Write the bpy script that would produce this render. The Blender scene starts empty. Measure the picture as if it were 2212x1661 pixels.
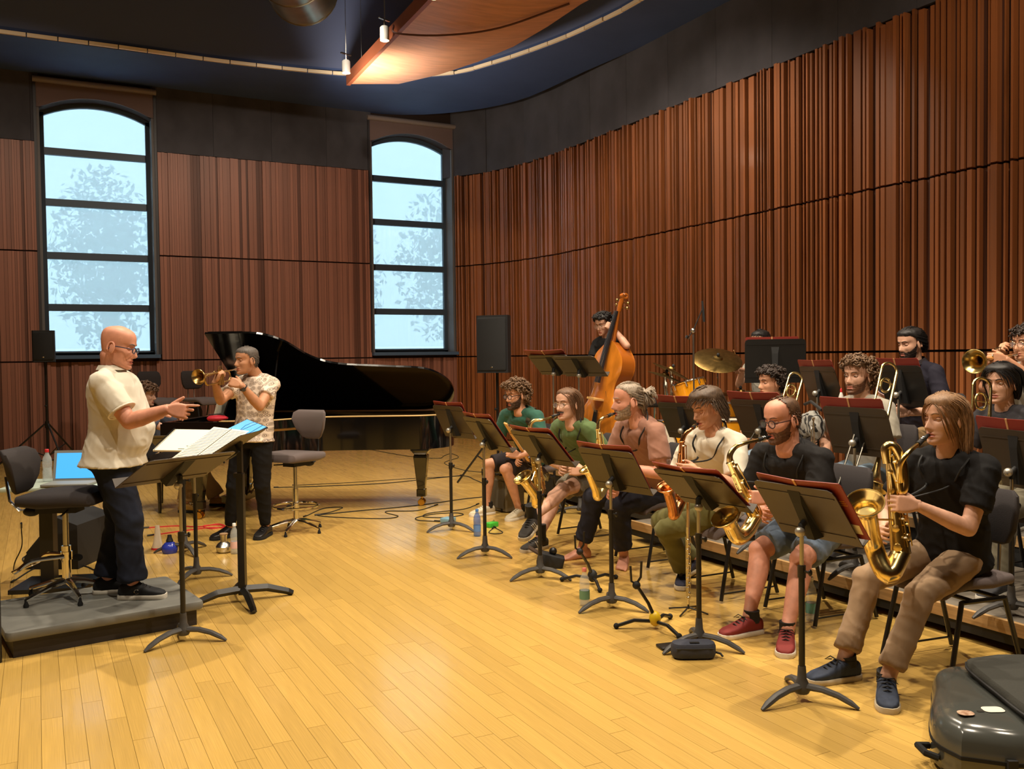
import bpy, bmesh, math, random
import numpy as np
from mathutils import Vector, Matrix, noise as mnoise
SC = bpy.context.scene
COL = SC.collection
random.seed(7)
V = lambda *a: np.array(a, float)

# ---------------------------------------------------------------- camera (world X = along back wall, Y = along right wall)
IW, IH, FPX = 2212, 1661, 1960.0
YAW = math.atan2(.463, .886); PITCH = math.atan(61.5/FPX); ROLL = math.radians(-0.70); CAMH = 1.6
FW = V(math.sin(YAW)*math.cos(PITCH), math.cos(YAW)*math.cos(PITCH), -math.sin(PITCH))
_r0 = V(math.cos(YAW), -math.sin(YAW), 0); _u0 = np.cross(_r0, FW)
RT = _r0*math.cos(ROLL)+_u0*math.sin(ROLL); UP = -_r0*math.sin(ROLL)+_u0*math.cos(ROLL)
CAM = V(0, 0, CAMH)
cd = bpy.data.cameras.new('camera'); cam = bpy.data.objects.new('camera', cd); COL.objects.link(cam)
cd.sensor_width = 36.0; cd.lens = FPX*36.0/IW; cd.clip_start = .05; cd.clip_end = 300
cam.matrix_world = Matrix(((RT[0], UP[0], -FW[0], CAM[0]), (RT[1], UP[1], -FW[1], CAM[1]), (RT[2], UP[2], -FW[2], CAM[2]), (0, 0, 0, 1)))
SC.camera = cam
def ray(px, py): return FW+RT*(px-IW/2)/FPX-UP*(py-IH/2)/FPX
def D(px, py, d): return CAM+ray(px, py)*d                       # point at camera depth d
def F(px, py, z=0.0): r = ray(px, py); return CAM+r*((z-CAMH)/r[2])  # point at height z
def AX(px, py, X): r = ray(px, py); return CAM+r*(X/r[0])           # point on a plane X = const
def AY(px, py, Y): r = ray(px, py); return CAM+r*(Y/r[1])

# ---------------------------------------------------------------- sky, lamps, exposure
w = bpy.data.worlds.new('sky'); SC.world = w; w.use_nodes = True
bgn = w.node_tree.nodes['Background']; bgn.inputs[0].default_value = (.62, .86, 1.0, 1); bgn.inputs[1].default_value = 4.2
SC.view_settings.view_transform = 'Standard'; SC.view_settings.look = 'None'
SC.view_settings.gamma = 1.0; SC.view_settings.exposure = 0.0; SC.view_settings.use_curve_mapping = False
def lamp(name, loc, tgt, power, size=.07, cone=115, col=(1, .85, .66), blend=.6):
    l = bpy.data.lights.new(name, 'SPOT'); l.energy = power; l.color = col; l.shadow_soft_size = size
    l.spot_size = math.radians(cone); l.spot_blend = blend
    o = bpy.data.objects.new(name, l); COL.objects.link(o); o.location = loc
    o.rotation_euler = (Vector(tgt)-Vector(loc)).to_track_quat('-Z', 'Y').to_euler(); return o
LAMPS = [((1.0, 3.2, 6.6), (1.4, 3.6, 0), 900), ((4.4, 3.9, 6.05), (3.6, 3.7, 0), 720), ((1.2, 7.2, 6.6), (1.2, 7.0, 0), 850),
         ((4.4, 6.6, 6.05), (3.8, 6.3, 0), 700), ((4.8, 2.6, 6.05), (7.2, 5.2, 1), 420), ((4.8, 8.6, 6.05), (7.4, 9.8, 1.5), 560),
         ((3.2, 11.2, 6.6), (3.6, 14.5, 1.5), 480), ((-.8, 11.5, 6.6), (-.2, 14.5, 1.5), 320), ((3.6, 1.0, 6.6), (4.0, 1.6, 0), 500), ((-1.5, 5.0, 6.6), (-1, 5, 0), 400)]  # the two aimed at the back wall are added wash, no fixtures
for i, (a, b, p) in enumerate(LAMPS): lamp('unseen_overhead_light', a, b, p)

# ---------------------------------------------------------------- materials
def srgb(r, g, b):
    f = lambda c: (c/12.92 if c <= .04045 else ((c+.055)/1.055)**2.4)
    return (f(r/255), f(g/255), f(b/255), 1)
MATS = {}
def mat(name, rgb, rough=.5, metal=0., bump=0., bscale=60., var=0., vscale=8., stretch=None, coat=0., spec=.5, rand=0., trans=0., emit=None, estr=0., alpha=1., sheen=0., rgb2=None):
    if name in MATS: return MATS[name]
    m = bpy.data.materials.new(name); m.use_nodes = True; nt = m.node_tree; N = nt.nodes; L = nt.links
    b = N['Principled BSDF']; c = srgb(*rgb)
    b.inputs['Base Color'].default_value = c; b.inputs['Roughness'].default_value = rough; b.inputs['Metallic'].default_value = metal
    b.inputs['Coat Weight'].default_value = coat; b.inputs['Coat Roughness'].default_value = .12; b.inputs['Specular IOR Level'].default_value = spec
    b.inputs['Transmission Weight'].default_value = trans; b.inputs['Alpha'].default_value = alpha; b.inputs['Sheen Weight'].default_value = sheen
    if emit: b.inputs['Emission Color'].default_value = srgb(*emit); b.inputs['Emission Strength'].default_value = estr
    tc = N.new('ShaderNodeTexCoord'); mp = N.new('ShaderNodeMapping'); L.new(tc.outputs['Object'], mp.inputs[0])
    if stretch: mp.inputs['Scale'].default_value = stretch
    src = None
    if var > 0 or rgb2:
        nz = N.new('ShaderNodeTexNoise'); nz.inputs['Scale'].default_value = vscale; nz.inputs['Detail'].default_value = 5; L.new(mp.outputs[0], nz.inputs['Vector'])
        mx = N.new('ShaderNodeMix'); mx.data_type = 'RGBA'
        d = srgb(*rgb2) if rgb2 else tuple(x*(1-var) for x in c[:3])+(1,)
        e = c if rgb2 else tuple(min(1, x*(1+var*.5)) for x in c[:3])+(1,)
        rp = N.new('ShaderNodeValToRGB'); rp.color_ramp.elements[0].position = .35; rp.color_ramp.elements[1].position = .65
        L.new(nz.outputs['Fac'], rp.inputs[0]); L.new(rp.outputs[0], mx.inputs['Factor'])
        mx.inputs['A'].default_value = d; mx.inputs['B'].default_value = e; src = mx.outputs['Result']
    if rand > 0:
        oi = N.new('ShaderNodeObjectInfo'); ge = N.new('ShaderNodeNewGeometry'); ad = N.new('ShaderNodeMath'); ad.operation = 'ADD'
        L.new(oi.outputs['Random'], ad.inputs[0]); L.new(ge.outputs['Random Per Island'], ad.inputs[1])
        fr = N.new('ShaderNodeMath'); fr.operation = 'FRACT'; L.new(ad.outputs[0], fr.inputs[0])
        mr = N.new('ShaderNodeMapRange'); mr.inputs['To Min'].default_value = 1-rand; mr.inputs['To Max'].default_value = 1+rand*.6; L.new(fr.outputs[0], mr.inputs['Value'])
        hs = N.new('ShaderNodeHueSaturation'); L.new(mr.outputs[0], hs.inputs['Value'])
        if src: L.new(src, hs.inputs['Color'])
        else: hs.inputs['Color'].default_value = c
        src = hs.outputs[0]
    if src: L.new(src, b.inputs['Base Color'])
    if bump > 0:
        nb = N.new('ShaderNodeTexNoise'); nb.inputs['Scale'].default_value = bscale; nb.inputs['Detail'].default_value = 4; L.new(mp.outputs[0], nb.inputs['Vector'])
        bp = N.new('ShaderNodeBump'); bp.inputs['Strength'].default_value = bump; bp.inputs['Distance'].default_value = .01; L.new(nb.outputs['Fac'], bp.inputs['Height']); L.new(bp.outputs[0], b.inputs['Normal'])
    MATS[name] = m; return m
M_FLOOR = mat('oak_floor', (210, 171, 91), .25, rand=.085, var=.14, vscale=3.0, stretch=(14, 1.2, 4), bump=.05, bscale=40, coat=.4)
M_FGAP = mat('floor_gap', (168, 128, 68), .8)
M_SLAT = mat('slat_wood', (146, 86, 46), .42, rand=.28, var=.25, vscale=4, stretch=(9, 9, .5), coat=.12)
M_SLATD = mat('slat_wood_recess_shade', (68, 33, 15), .5, rand=.3, var=.25, vscale=4, stretch=(9, 9, .5))  # recessed slats: guessed dark backing, also deepens the gap shade by colour
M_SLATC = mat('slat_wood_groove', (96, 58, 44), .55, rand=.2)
M_SLATB = mat('slat_wood_flat', (146, 96, 78), .5, rand=.24, var=.2, vscale=4, stretch=(10, 10, .4))
M_WALLD = mat('dark_backing', (44, 26, 16), .85)
M_FABR = mat('dark_wall_fabric', (70, 68, 74), .9, var=.25, vscale=2, bump=.15, bscale=200, rand=.10)
M_SOFF = mat('navy_soffit', (62, 82, 130), .75, var=.1, vscale=1.5)
M_CEIL = mat('dark_ceiling', (96, 108, 146), .85)
M_PLAST = mat('plain_wall', (120, 84, 56), .8)
M_WFRM = mat('window_frame_paint', (58, 70, 84), .5)
M_REV = mat('window_reveal', (96, 92, 92), .7)
M_BLACK = mat('black_paint', (24, 23, 22), .38, bump=.03, bscale=300)
M_BLKM = mat('black_matte', (20, 20, 21), .7)
M_DESK = mat("desk_back", (64, 54, 44), .40, bump=.04, bscale=250)
M_IRON = mat('cast_iron', (72, 70, 68), .5, var=.2, vscale=20)
M_CHROME = mat('chrome', (225, 222, 215), .12, 1.)
M_STEEL = mat('brushed_steel', (190, 188, 182), .28, 1.)
M_BRASS = mat('gold_lacquer', (240, 214, 144), .22, 1., var=.12, vscale=14)
M_BRASSD = mat('aged_brass', (200, 166, 104), .28, 1., var=.3, vscale=18)
M_ROSE = mat('rose_brass', (214, 150, 96), .22, 1., var=.25, vscale=16)
M_SILV = mat('silver_plate', (220, 214, 200), .16, 1.)
M_RED = mat('maroon_folder', (132, 44, 34), .5, bump=.05)
M_PAPER = mat('paper', (236, 228, 206), .8)
M_CUSH = mat('grey_brown_cushion', (92, 80, 78), .9, bump=.12, bscale=220, sheen=.2)
M_CUSHD = mat('dark_cushion', (44, 39, 40), .9, bump=.1, bscale=220)
M_PIANO = mat('piano_lacquer', (7, 7, 8), .07, coat=.8)
M_RUBB = mat('rubber', (16, 16, 16), .85)

# ---------------------------------------------------------------- mesh building
class MB:
    def __init__(s): s.v = []; s.f = []; s.m = []; s.cur = 0
    def add(s, vs, fs):
        o = len(s.v); s.v += [tuple(float(c) for c in p) for p in vs]
        for f in fs: s.f.append(tuple(i+o for i in f)); s.m.append(s.cur)
        return s
    def box(s, c, size, rot=None):
        c = np.array(c, float); h = np.array(size, float)/2
        vs = [(sx*h[0], sy*h[1], sz*h[2]) for sx in (-1, 1) for sy in (-1, 1) for sz in (-1, 1)]
        R = rot if rot is not None else np.eye(3)
        vs = [R @ np.array(p)+c for p in vs]
        return s.add(vs, [(0, 1, 3, 2), (4, 6, 7, 5), (0, 4, 5, 1), (2, 3, 7, 6), (0, 2, 6, 4), (1, 5, 7, 3)])
    def tube(s, pts, rad, n=8, caps=True, flat=1., upv=None):
        pts = [np.array(p, float) for p in pts]; k = len(pts)
        rad = [rad]*k if np.isscalar(rad) else list(rad)
        vs = []; prev = None
        for i in range(k):
            t = pts[min(i+1, k-1)]-pts[max(i-1, 0)]; L = np.linalg.norm(t); t = t/L if L > 1e-9 else V(0, 0, 1)
            if prev is None:
                a = np.array(upv, float) if upv is not None else (V(0, 0, 1) if abs(t[2]) < .9 else V(1, 0, 0))
            else: a = prev
            b = a-t*np.dot(a, t); b /= max(np.linalg.norm(b), 1e-9); prev = b; c = np.cross(t, b)
            r = rad[i]; r1, r2 = (r if not isinstance(r, tuple) else r[0]), (r if not isinstance(r, tuple) else r[1])
            for j in range(n):
                an = 2*math.pi*j/n; vs.append(pts[i]+b*(math.cos(an)*r1*flat)+c*(math.sin(an)*r2))
        fs = []
        for i in range(k-1):
            for j in range(n):
                a0 = i*n+j; a1 = i*n+(j+1) % n; fs.append((a0, a1, a1+n, a0+n))
        if caps: fs.append(tuple(range(n))[::-1]); fs.append(tuple((k-1)*n+j for j in range(n)))
        return s.add(vs, fs)
    def lathe(s, prof, base=(0, 0, 0), axis=(0, 0, 1), n=20, closed=True):
        ax = np.array(axis, float); ax /= np.linalg.norm(ax); base = np.array(base, float)
        a = V(0, 0, 1) if abs(ax[2]) < .9 else V(1, 0, 0); b = np.cross(ax, a); b /= np.linalg.norm(b); c = np.cross(ax, b)
        vs = []; fs = []; k = len(prof)
        for (r, z) in prof:
            for j in range(n):
                an = 2*math.pi*j/n; vs.append(base+ax*z+(b*math.cos(an)+c*math.sin(an))*max(r, 1e-5))
        for i in range(k-1):
            for j in range(n):
                a0 = i*n+j; a1 = i*n+(j+1) % n; fs.append((a0, a1, a1+n, a0+n))
        if closed: fs.append(tuple(range(n))[::-1]); fs.append(tuple((k-1)*n+j for j in range(n)))
        return s.add(vs, fs)
    def ell(s, c, r, R=None, n=12, m=8):
        c = np.array(c, float); r = (r, r, r) if np.isscalar(r) else r
        R = np.eye(3) if R is None else R
        vs = [R @ V(0, 0, -r[2])+c]; fs = []
        for i in range(1, m):
            ph = -math.pi/2+math.pi*i/m
            for j in range(n):
                t = 2*math.pi*j/n; vs.append(R @ V(r[0]*math.cos(ph)*math.cos(t), r[1]*math.cos(ph)*math.sin(t), r[2]*math.sin(ph))+c)
        vs.append(R @ V(0, 0, r[2])+c)
        for j in range(n): fs.append((0, 1+(j+1) % n, 1+j))
        for i in range(m-2):
            for j in range(n):
                a = 1+i*n+j; b = 1+i*n+(j+1) % n; fs.append((a, b, b+n, a+n))
        t = len(vs)-1; o = 1+(m-2)*n
        for j in range(n): fs.append((o+j, o+(j+1) % n, t))
        return s.add(vs, fs)
    def loft(s, rings, caps=True):
        n = len(rings[0]); vs = [p for r in rings for p in r]; fs = []
        for i in range(len(rings)-1):
            for j in range(n):
                a0 = i*n+j; a1 = i*n+(j+1) % n; fs.append((a0, a1, a1+n, a0+n))
        if caps: fs.append(tuple(range(n))[::-1]); fs.append(tuple((len(rings)-1)*n+j for j in range(n)))
        return s.add(vs, fs)
    def prism(s, outline, d0, d1, O=(0, 0, 0), ex=(1, 0, 0), ey=(0, 1, 0), ez=(0, 0, 1)):
        O = np.array(O, float); ex, ey, ez = (np.array(e, float) for e in (ex, ey, ez)); n = len(outline)
        vs = [O+ex*p[0]+ey*p[1]+ez*d0 for p in outline]+[O+ex*p[0]+ey*p[1]+ez*d1 for p in outline]
        fs = [tuple(range(n))[::-1], tuple(range(n, 2*n))]+[(i, (i+1) % n, n+(i+1) % n, n+i) for i in range(n)]
        return s.add(vs, fs)
    def torus(s, c, R, r, axis=(0, 0, 1), n=20, m=6, a0=0, a1=2*math.pi):
        ax = np.array(axis, float); ax /= np.linalg.norm(ax); a = V(0, 0, 1) if abs(ax[2]) < .9 else V(1, 0, 0)
        b = np.cross(ax, a); b /= np.linalg.norm(b); d = np.cross(ax, b); c = np.array(c, float)
        full = abs(a1-a0-2*math.pi) < 1e-6
        pts = [c+(b*math.cos(t)+d*math.sin(t))*R for t in np.linspace(a0, a1, n+1)]
        return s.tube(pts, r, m, caps=not full)
    def build(s, name, mats, parent=None, smooth=True, angle=None):
        me = bpy.data.meshes.new(name); me.from_pydata(s.v, [], s.f); me.update()
        mats = mats if isinstance(mats, (list, tuple)) else [mats]
        for x in mats: me.materials.append(x)
        if len(mats) > 1: me.polygons.foreach_set('material_index', s.m)
        if smooth:
            if angle is None: angle = 40
            me.polygons.foreach_set('use_smooth', [True]*len(me.polygons))
            try: me.set_sharp_from_angle(angle=math.radians(angle))
            except Exception: pass
        o = bpy.data.objects.new(name, me); COL.objects.link(o)
        if parent is not None: o.parent = parent
        return o
def RZ(a): c, s_ = math.cos(a), math.sin(a); return np.array([[c, -s_, 0], [s_, c, 0], [0, 0, 1.]])
def RX(a): c, s_ = math.cos(a), math.sin(a); return np.array([[1., 0, 0], [0, c, -s_], [0, s_, c]])
def RY(a): c, s_ = math.cos(a), math.sin(a); return np.array([[c, 0, s_], [0, 1., 0], [-s_, 0, c]])
def unit(v): v = np.array(v, float); return v/max(np.linalg.norm(v), 1e-9)
def tag(o, label, cat, group=None):
    o['label'] = label; o['category'] = cat
    if group: o['group'] = group
    return o
def thing(name, label, cat, loc=(0, 0, 0), rz=0., group=None):
    o = bpy.data.objects.new(name, None); COL.objects.link(o); o.empty_display_size = .1
    o.location = [float(x) for x in loc]; o.rotation_euler = (0, 0, rz); return tag(o, label, cat, group)
def struct(o): o['kind'] = 'structure'; return o
def copy_tree(o, parent=None):
    c = o.copy(); COL.objects.link(c); c.parent = parent
    for ch in list(o.children): copy_tree(ch, c)
    return c
def spline(pts, n=8):
    pts = [np.array(p, float) for p in pts]; P = [2*pts[0]-pts[1]]+pts+[2*pts[-1]-pts[-2]]; out = []
    for i in range(1, len(P)-2):
        for k in range(n):
            t = k/n; a, b, c, d = P[i-1], P[i], P[i+1], P[i+2]
            out.append(.5*((2*b)+(-a+c)*t+(2*a-5*b+4*c-d)*t*t+(-a+3*b-3*c+d)*t**3))
    out.append(pts[-1]); return out
def rrect(w, h, r, n=5):
    o = []
    for cx, cy, a in ((w/2-r, h/2-r, 0), (-w/2+r, h/2-r, 90), (-w/2+r, -h/2+r, 180), (w/2-r, -h/2+r, 270)):
        for i in range(n+1): t = math.radians(a+90*i/n); o.append((cx+r*math.cos(t), cy+r*math.sin(t)))
    return o
UNIT = MB().box((0, 0, 0), (1, 1, 1)).build('unit_block', M_SLAT, smooth=False); UNITMESH = {}
bpy.data.objects.remove(UNIT)
def unit_mesh(m):
    if m.name not in UNITMESH:
        me = bpy.data.meshes.new('block_'+m.name); b = MB().box((0, 0, 0), (1, 1, 1)); me.from_pydata(b.v, [], b.f); me.materials.append(m); me.update(); UNITMESH[m.name] = me
    return UNITMESH[m.name]
def block(name, m, c, size, rz=0., parent=None):
    o = bpy.data.objects.new(name, unit_mesh(m)); COL.objects.link(o); o.location = [float(x) for x in c]; o.scale = [float(x) for x in size]; o.rotation_euler = (0, 0, rz); o.parent = parent; return o

# ---------------------------------------------------------------- the room
XR, YB, ZS, ZC = 8.17, 16.45, 6.2, 7.7
XL, YF = -5.5, -6.0
J1, J2, J3 = 1.60, 3.37, 5.11
fl = struct(MB().box(((XL+XR)/2, (YF+YB)/2, -.035), (XR-XL+1.5, YB-YF+1, .03)).build('floor', M_FGAP, smooth=False))
rows = []
PW = .085; rr = random.Random(3)
x = -3.0
while x < XR+.2:
    y = 1.2+rr.uniform(-1.2, 0)
    while y < YB:
        L = rr.uniform(.7, 1.6); rows.append((x+PW/2, y+L/2, PW-.0014, L-.002)); y += L
    x += PW
def vis(p):
    q = np.array(p)-CAM; d = q @ FW
    if d < .5: return 0
    a, b = IW/2+FPX*(q @ RT)/d, IH/2-FPX*(q @ UP)/d
    return d if (-150 < a < IW+150 and -100 < b < IH+160) else 0
rows = [(vis((r[0], r[1], 0)),)+r for r in rows]; seen = sorted([r for r in rows if r[0] > 0]); rest = [r for r in rows if r[0] == 0]
for (d, a, b, c, e) in seen[:300]: block('floor_plank', M_FLOOR, (a, b, -.01), (c, e, .02), parent=fl)
mb = MB()
for (d, a, b, c, e) in seen[300:]+rest: mb.box((a, b, -.01), (c, e, .02))
o = mb.build('floor_planks_far', M_FLOOR, fl, smooth=False); o['kind'] = 'stuff'
# back wall with two arched openings
WIN = [(.12, 1.80), (5.66, 7.30)]; WZ0, WZS, WZA = 1.70, 5.66, 5.88
def archz(x, a, b): t = (x-(a+b)/2)/((b-a)/2); R = (1+((WZA-WZS))**2)/(2*(WZA-WZS)); return WZA-(R-math.sqrt(max(R*R-t*t, 0)))
mb = MB(); TH = .38
def wquad(x0, x1, z0, z1): mb.box(((x0+x1)/2, YB+TH/2, (z0+z1)/2), (x1-x0, TH, z1-z0))
xs = [XL-.4]+[c for w_ in WIN for c in w_]+[XR+.6]
for i in range(0, 6, 2): wquad(xs[i], xs[i+1], 0, ZC)
for (a, b) in WIN:
    wquad(a, b, 0, WZ0)
    for i in range(14):
        x0 = a+(b-a)*i/14; x1 = a+(b-a)*(i+1)/14; z0, z1 = archz(x0, a, b), archz(x1, a, b)
        mb.add([(x0, YB, z0), (x1, YB, z1), (x1, YB, ZC), (x0, YB, ZC), (x0, YB+TH, z0), (x1, YB+TH, z1), (x1, YB+TH, ZC), (x0, YB+TH, ZC)], [(0, 1, 2, 3), (0, 4, 5, 1), (7, 6, 5, 4)])
wall_back = struct(mb.build('wall_back', M_WALLD, smooth=False))
for nm, c, s_, m in (('wall_left', (XL-.15, (YF+YB)/2, ZC/2), (.3, YB-YF, ZC), M_PLAST), ('wall_front', ((XL+XR)/2, YF-.15, ZC/2), (XR-XL+1.4, .3, ZC), M_PLAST)):
    struct(MB().box(c, s_).build(nm, m, smooth=False))
struct(MB().box(((XL+XR)/2, (YF+YB)/2, ZC+.1), (XR-XL+2, YB-YF+1.5, .2)).build('ceiling', M_CEIL, smooth=False))
# path of the right wall: straight, then a gentle bend into the corner beside the second window
path = [V(XR, YF)]+[V(XR, y) for y in (0, 4, 8, 12, 13.2)]
path += [V(*p[:2]) for p in spline([(XR, 13.6, 0), (XR-.10, 14.6, 0), (XR-.36, 15.6, 0), (XR-.80, 16.44, 0)], 5)]
seg = [np.linalg.norm(path[i+1]-path[i]) for i in range(len(path)-1)]; cum = np.concatenate([[0], np.cumsum(seg)])
def along(s_):
    i = min(max(np.searchsorted(cum, s_)-1, 0), len(seg)-1); t = (s_-cum[i])/seg[i]
    d = (path[i+1]-path[i])/seg[i]; p = path[i]+(path[i+1]-path[i])*t; return p, d
mb = MB(); vs = []
for p in path: vs += [(p[0]+.02, p[1], 0), (p[0]+.02, p[1], ZC), (p[0]+.5, p[1]+.2, ZC), (p[0]+.5, p[1]+.2, 0)]
mb.add(vs, [(4*i+a, 4*i+b, 4*i+4+b, 4*i+4+a) for i in range(len(path)-1) for a, b in ((0, 1), (1, 2), (2, 3), (3, 0))])
wall_right = struct(mb.build('wall_right', M_WALLD, smooth=False))
def put_slats(parent, items, m, lim):
    sc = []
    for it in items:
        (c, size, rz, mm) = it; d = vis(c); sc.append((size[0]*size[2]*(1/d**2 if d else 0), it))
    sc.sort(key=lambda q: -q[0])
    for a, (c, size, rz, mm) in sc[:lim]: block('slat', mm, c, size, rz, parent)
    mb = MB()
    for a, (c, size, rz, mm) in sc[lim:]: mb.cur = 0 if mm is m else 1; mb.box(c, size, RZ(rz))
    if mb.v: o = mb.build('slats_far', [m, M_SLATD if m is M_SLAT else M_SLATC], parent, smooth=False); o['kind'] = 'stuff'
r2 = random.Random(11); items = []; s_ = 9.6; total = cum[-1]; alt = 0; deep = .03
while s_ < total-.03:
    wd = r2.choice([.022, .026, .03, .034, .038, .045, .055, .07]); alt = 1-alt
    deep = r2.choice([.06, .075, .085, .10]) if alt else r2.choice([.01, .015, .02, .035])
    if r2.random() < .06: wd = .10; deep = .07
    p, dd = along(s_+wd/2); nrm = V(-dd[1], dd[0]); rz = math.atan2(dd[1], dd[0])
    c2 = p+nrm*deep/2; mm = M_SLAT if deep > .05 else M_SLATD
    for z0, z1 in ((.02, J1-.012), (J1+.012, J2-.012), (J2+.012, J3+r2.uniform(-.03, .03))):
        items.append(((c2[0], c2[1], (z0+z1)/2), (wd-.003, deep, z1-z0), rz, mm))
    s_ += wd
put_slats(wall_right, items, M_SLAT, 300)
items = []; x = -1.4
while x < 7.3:
    wd = r2.choice([.034, .04, .05, .06, .08]); deep = r2.choice([.02, .03, .042, .055, .034])
    inw = [k for k, (a, b) in enumerate(WIN) if x+wd > a-.06 and x < b+.06]
    if inw and x < WIN[inw[0]][0]-.06: wd = max(.03, WIN[inw[0]][0]-.06-x); inw = []
    for q, (z0, z1) in enumerate(((.02, J1-.012), (J1+.012, J2-.012), (J2+.012, J3))):
        if inw and q > 0: continue
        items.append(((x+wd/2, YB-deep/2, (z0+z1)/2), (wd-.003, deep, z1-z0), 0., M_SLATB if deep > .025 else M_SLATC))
    x += wd
put_slats(wall_back, items, M_SLATB, 300)
# dark fabric panels above the slats
for i in range(12):
    s0 = 11.4+i*1.04; p, dd = along(min(s0+.52, total-.05)); nrm = V(-dd[1], dd[0]); rz = math.atan2(dd[1], dd[0])
    if s0+.3 > total: break
    block('fabric_panel', M_FABR, (p[0]+nrm[0]*.02, p[1]+nrm[1]*.02, (J3+ZS+.22)/2), (1.036, .05, ZS-J3+.18), rz, wall_right)
x = -2.0
while x < 8.0:
    nx = x+1.0; lim = [a for w_ in WIN for a in w_ if x+.05 < a < nx]
    if lim: nx = lim[0]
    mid = (x+nx)/2
    if not any(a < mid < b for a, b in WIN): block('fabric_panel', M_FABR, (mid, YB-.012, (J3+ZS+.22)/2), (nx-x-.004, .03, ZS-J3+.2), 0, wall_back)
    x = nx
# soffit ring with its lit wooden edge, seen from below
inner = spline([(-6, 15.0*.985, 0), (-.35, 14.72, 0), (1.2, 14.70, 0), (2.85, 14.70, 0), (4.6, 14.5, 0), (6.0, 13.85, 0), (6.5, 13.0, 0), (6.9, 11.7, 0), (7.06, 10.7, 0), (7.12, 9.7, 0), (7.12, 5, 0), (7.1, -6, 0)], 8)
outer = []
for p in inner:
    best = max(0, 1); outer.append((min(p[0]+(2.3 if p[0] > 4 else 0)*max(0, min(1, (p[0]-4)/2)), XR+.4), min(p[1]+(1.9 if p[1] > 12 else 0)+0, YB+.35), 0))
mb = MB(); n = len(inner)
oc = spline([(-6, YB+.3, 0), (3, YB+.3, 0), (5.3, YB+.1, 0), (6.7, YB-.35, 0), (7.75, 14.7, 0), (8.0, 12.5, 0), (XR+.1, 9.5, 0), (XR+.2, 5, 0), (XR+.2, -6, 0)], 8)
def resamp(P, k):
    P = np.array(P); s_ = np.concatenate([[0], np.cumsum(np.linalg.norm(np.diff(P, axis=0), axis=1))]); t = np.linspace(0, s_[-1], k)
    return np.stack([np.interp(t, s_, P[:, i]) for i in range(3)], 1)
I = resamp(inner, 90); O = resamp(oc, 90)
mb.loft([[(a[0], a[1], ZS), (b[0], b[1], ZS), (b[0], b[1], ZS+.12), (a[0], a[1], ZS+.12)] for a, b in zip(I, O)])
soff = struct(mb.build('trim_1', M_SOFF, smooth=True))
mb = MB(); mb.loft([[(a[0], a[1], ZS+.12), (a[0]+.04, a[1]+.04, ZS+.12), (a[0]+.04, a[1]+.04, ZC), (a[0], a[1], ZC)] for a in I]); f_ = struct(mb.build('trim_2', M_CEIL))
M_TRIM = mat('pale_edge_wood', (255, 236, 206), .5, rand=.12)
tr = struct(MB().tube([(a[0]-.01, a[1]-.01, ZS+.06) for a in I], .012, 6).build('trim_3', M_BLKM))
T = resamp(inner, 2); P = np.array(inner); sl = np.concatenate([[0], np.cumsum(np.linalg.norm(np.diff(P, axis=0), axis=1))])
s_ = 4.8
while s_ < sl[-1]-6:
    q = [np.interp(s_+.2, sl, P[:, i]) for i in range(2)]; q2 = [np.interp(s_+.25, sl, P[:, i]) for i in range(2)]
    block('edge_block', M_TRIM, (q[0]-.02, q[1]-.02, ZS+.035), (.385, .04, .05), math.atan2(q2[1]-q[1], q2[0]-q[0]), tr); s_ += .40
# windows: frame, transoms, panes, sill, translucent roller blind and its cassette
def glassmat():
    m = bpy.data.materials.new('window_glass'); m.use_nodes = True; nt = m.node_tree; N = nt.nodes; L = nt.links; N.remove(N['Principled BSDF'])
    t = N.new('ShaderNodeBsdfTransparent'); g = N.new('ShaderNodeBsdfGlossy'); g.inputs['Roughness'].default_value = .03; mx = N.new('ShaderNodeMixShader'); mx.inputs[0].default_value = .06
    L.new(t.outputs[0], mx.inputs[1]); L.new(g.outputs[0], mx.inputs[2]); L.new(mx.outputs[0], N['Material Output'].inputs[0]); return m
def blindmat():
    m = bpy.data.materials.new('screen_blind'); m.use_nodes = True; nt = m.node_tree; N = nt.nodes; L = nt.links; N.remove(N['Principled BSDF'])
    t = N.new('ShaderNodeBsdfTransparent'); t.inputs[0].default_value = (.9, .95, 1, 1); g = N.new('ShaderNodeBsdfTranslucent'); g.inputs[0].default_value = (.70, .74, .78, 1)
    d = N.new('ShaderNodeBsdfDiffuse'); d.inputs[0].default_value = (.34, .28, .25, 1)
    m1 = N.new('ShaderNodeMixShader'); m1.inputs[0].default_value = .30; L.new(g.outputs[0], m1.inputs[1]); L.new(d.outputs[0], m1.inputs[2])
    m2 = N.new('ShaderNodeMixShader'); m2.inputs[0].default_value = .33; L.new(m1.outputs[0], m2.inputs[1]); L.new(t.outputs[0], m2.inputs[2])
    L.new(m2.outputs[0], N['Material Output'].inputs[0]); return m
M_GLASS, M_BLIND = glassmat(), blindmat()
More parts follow.
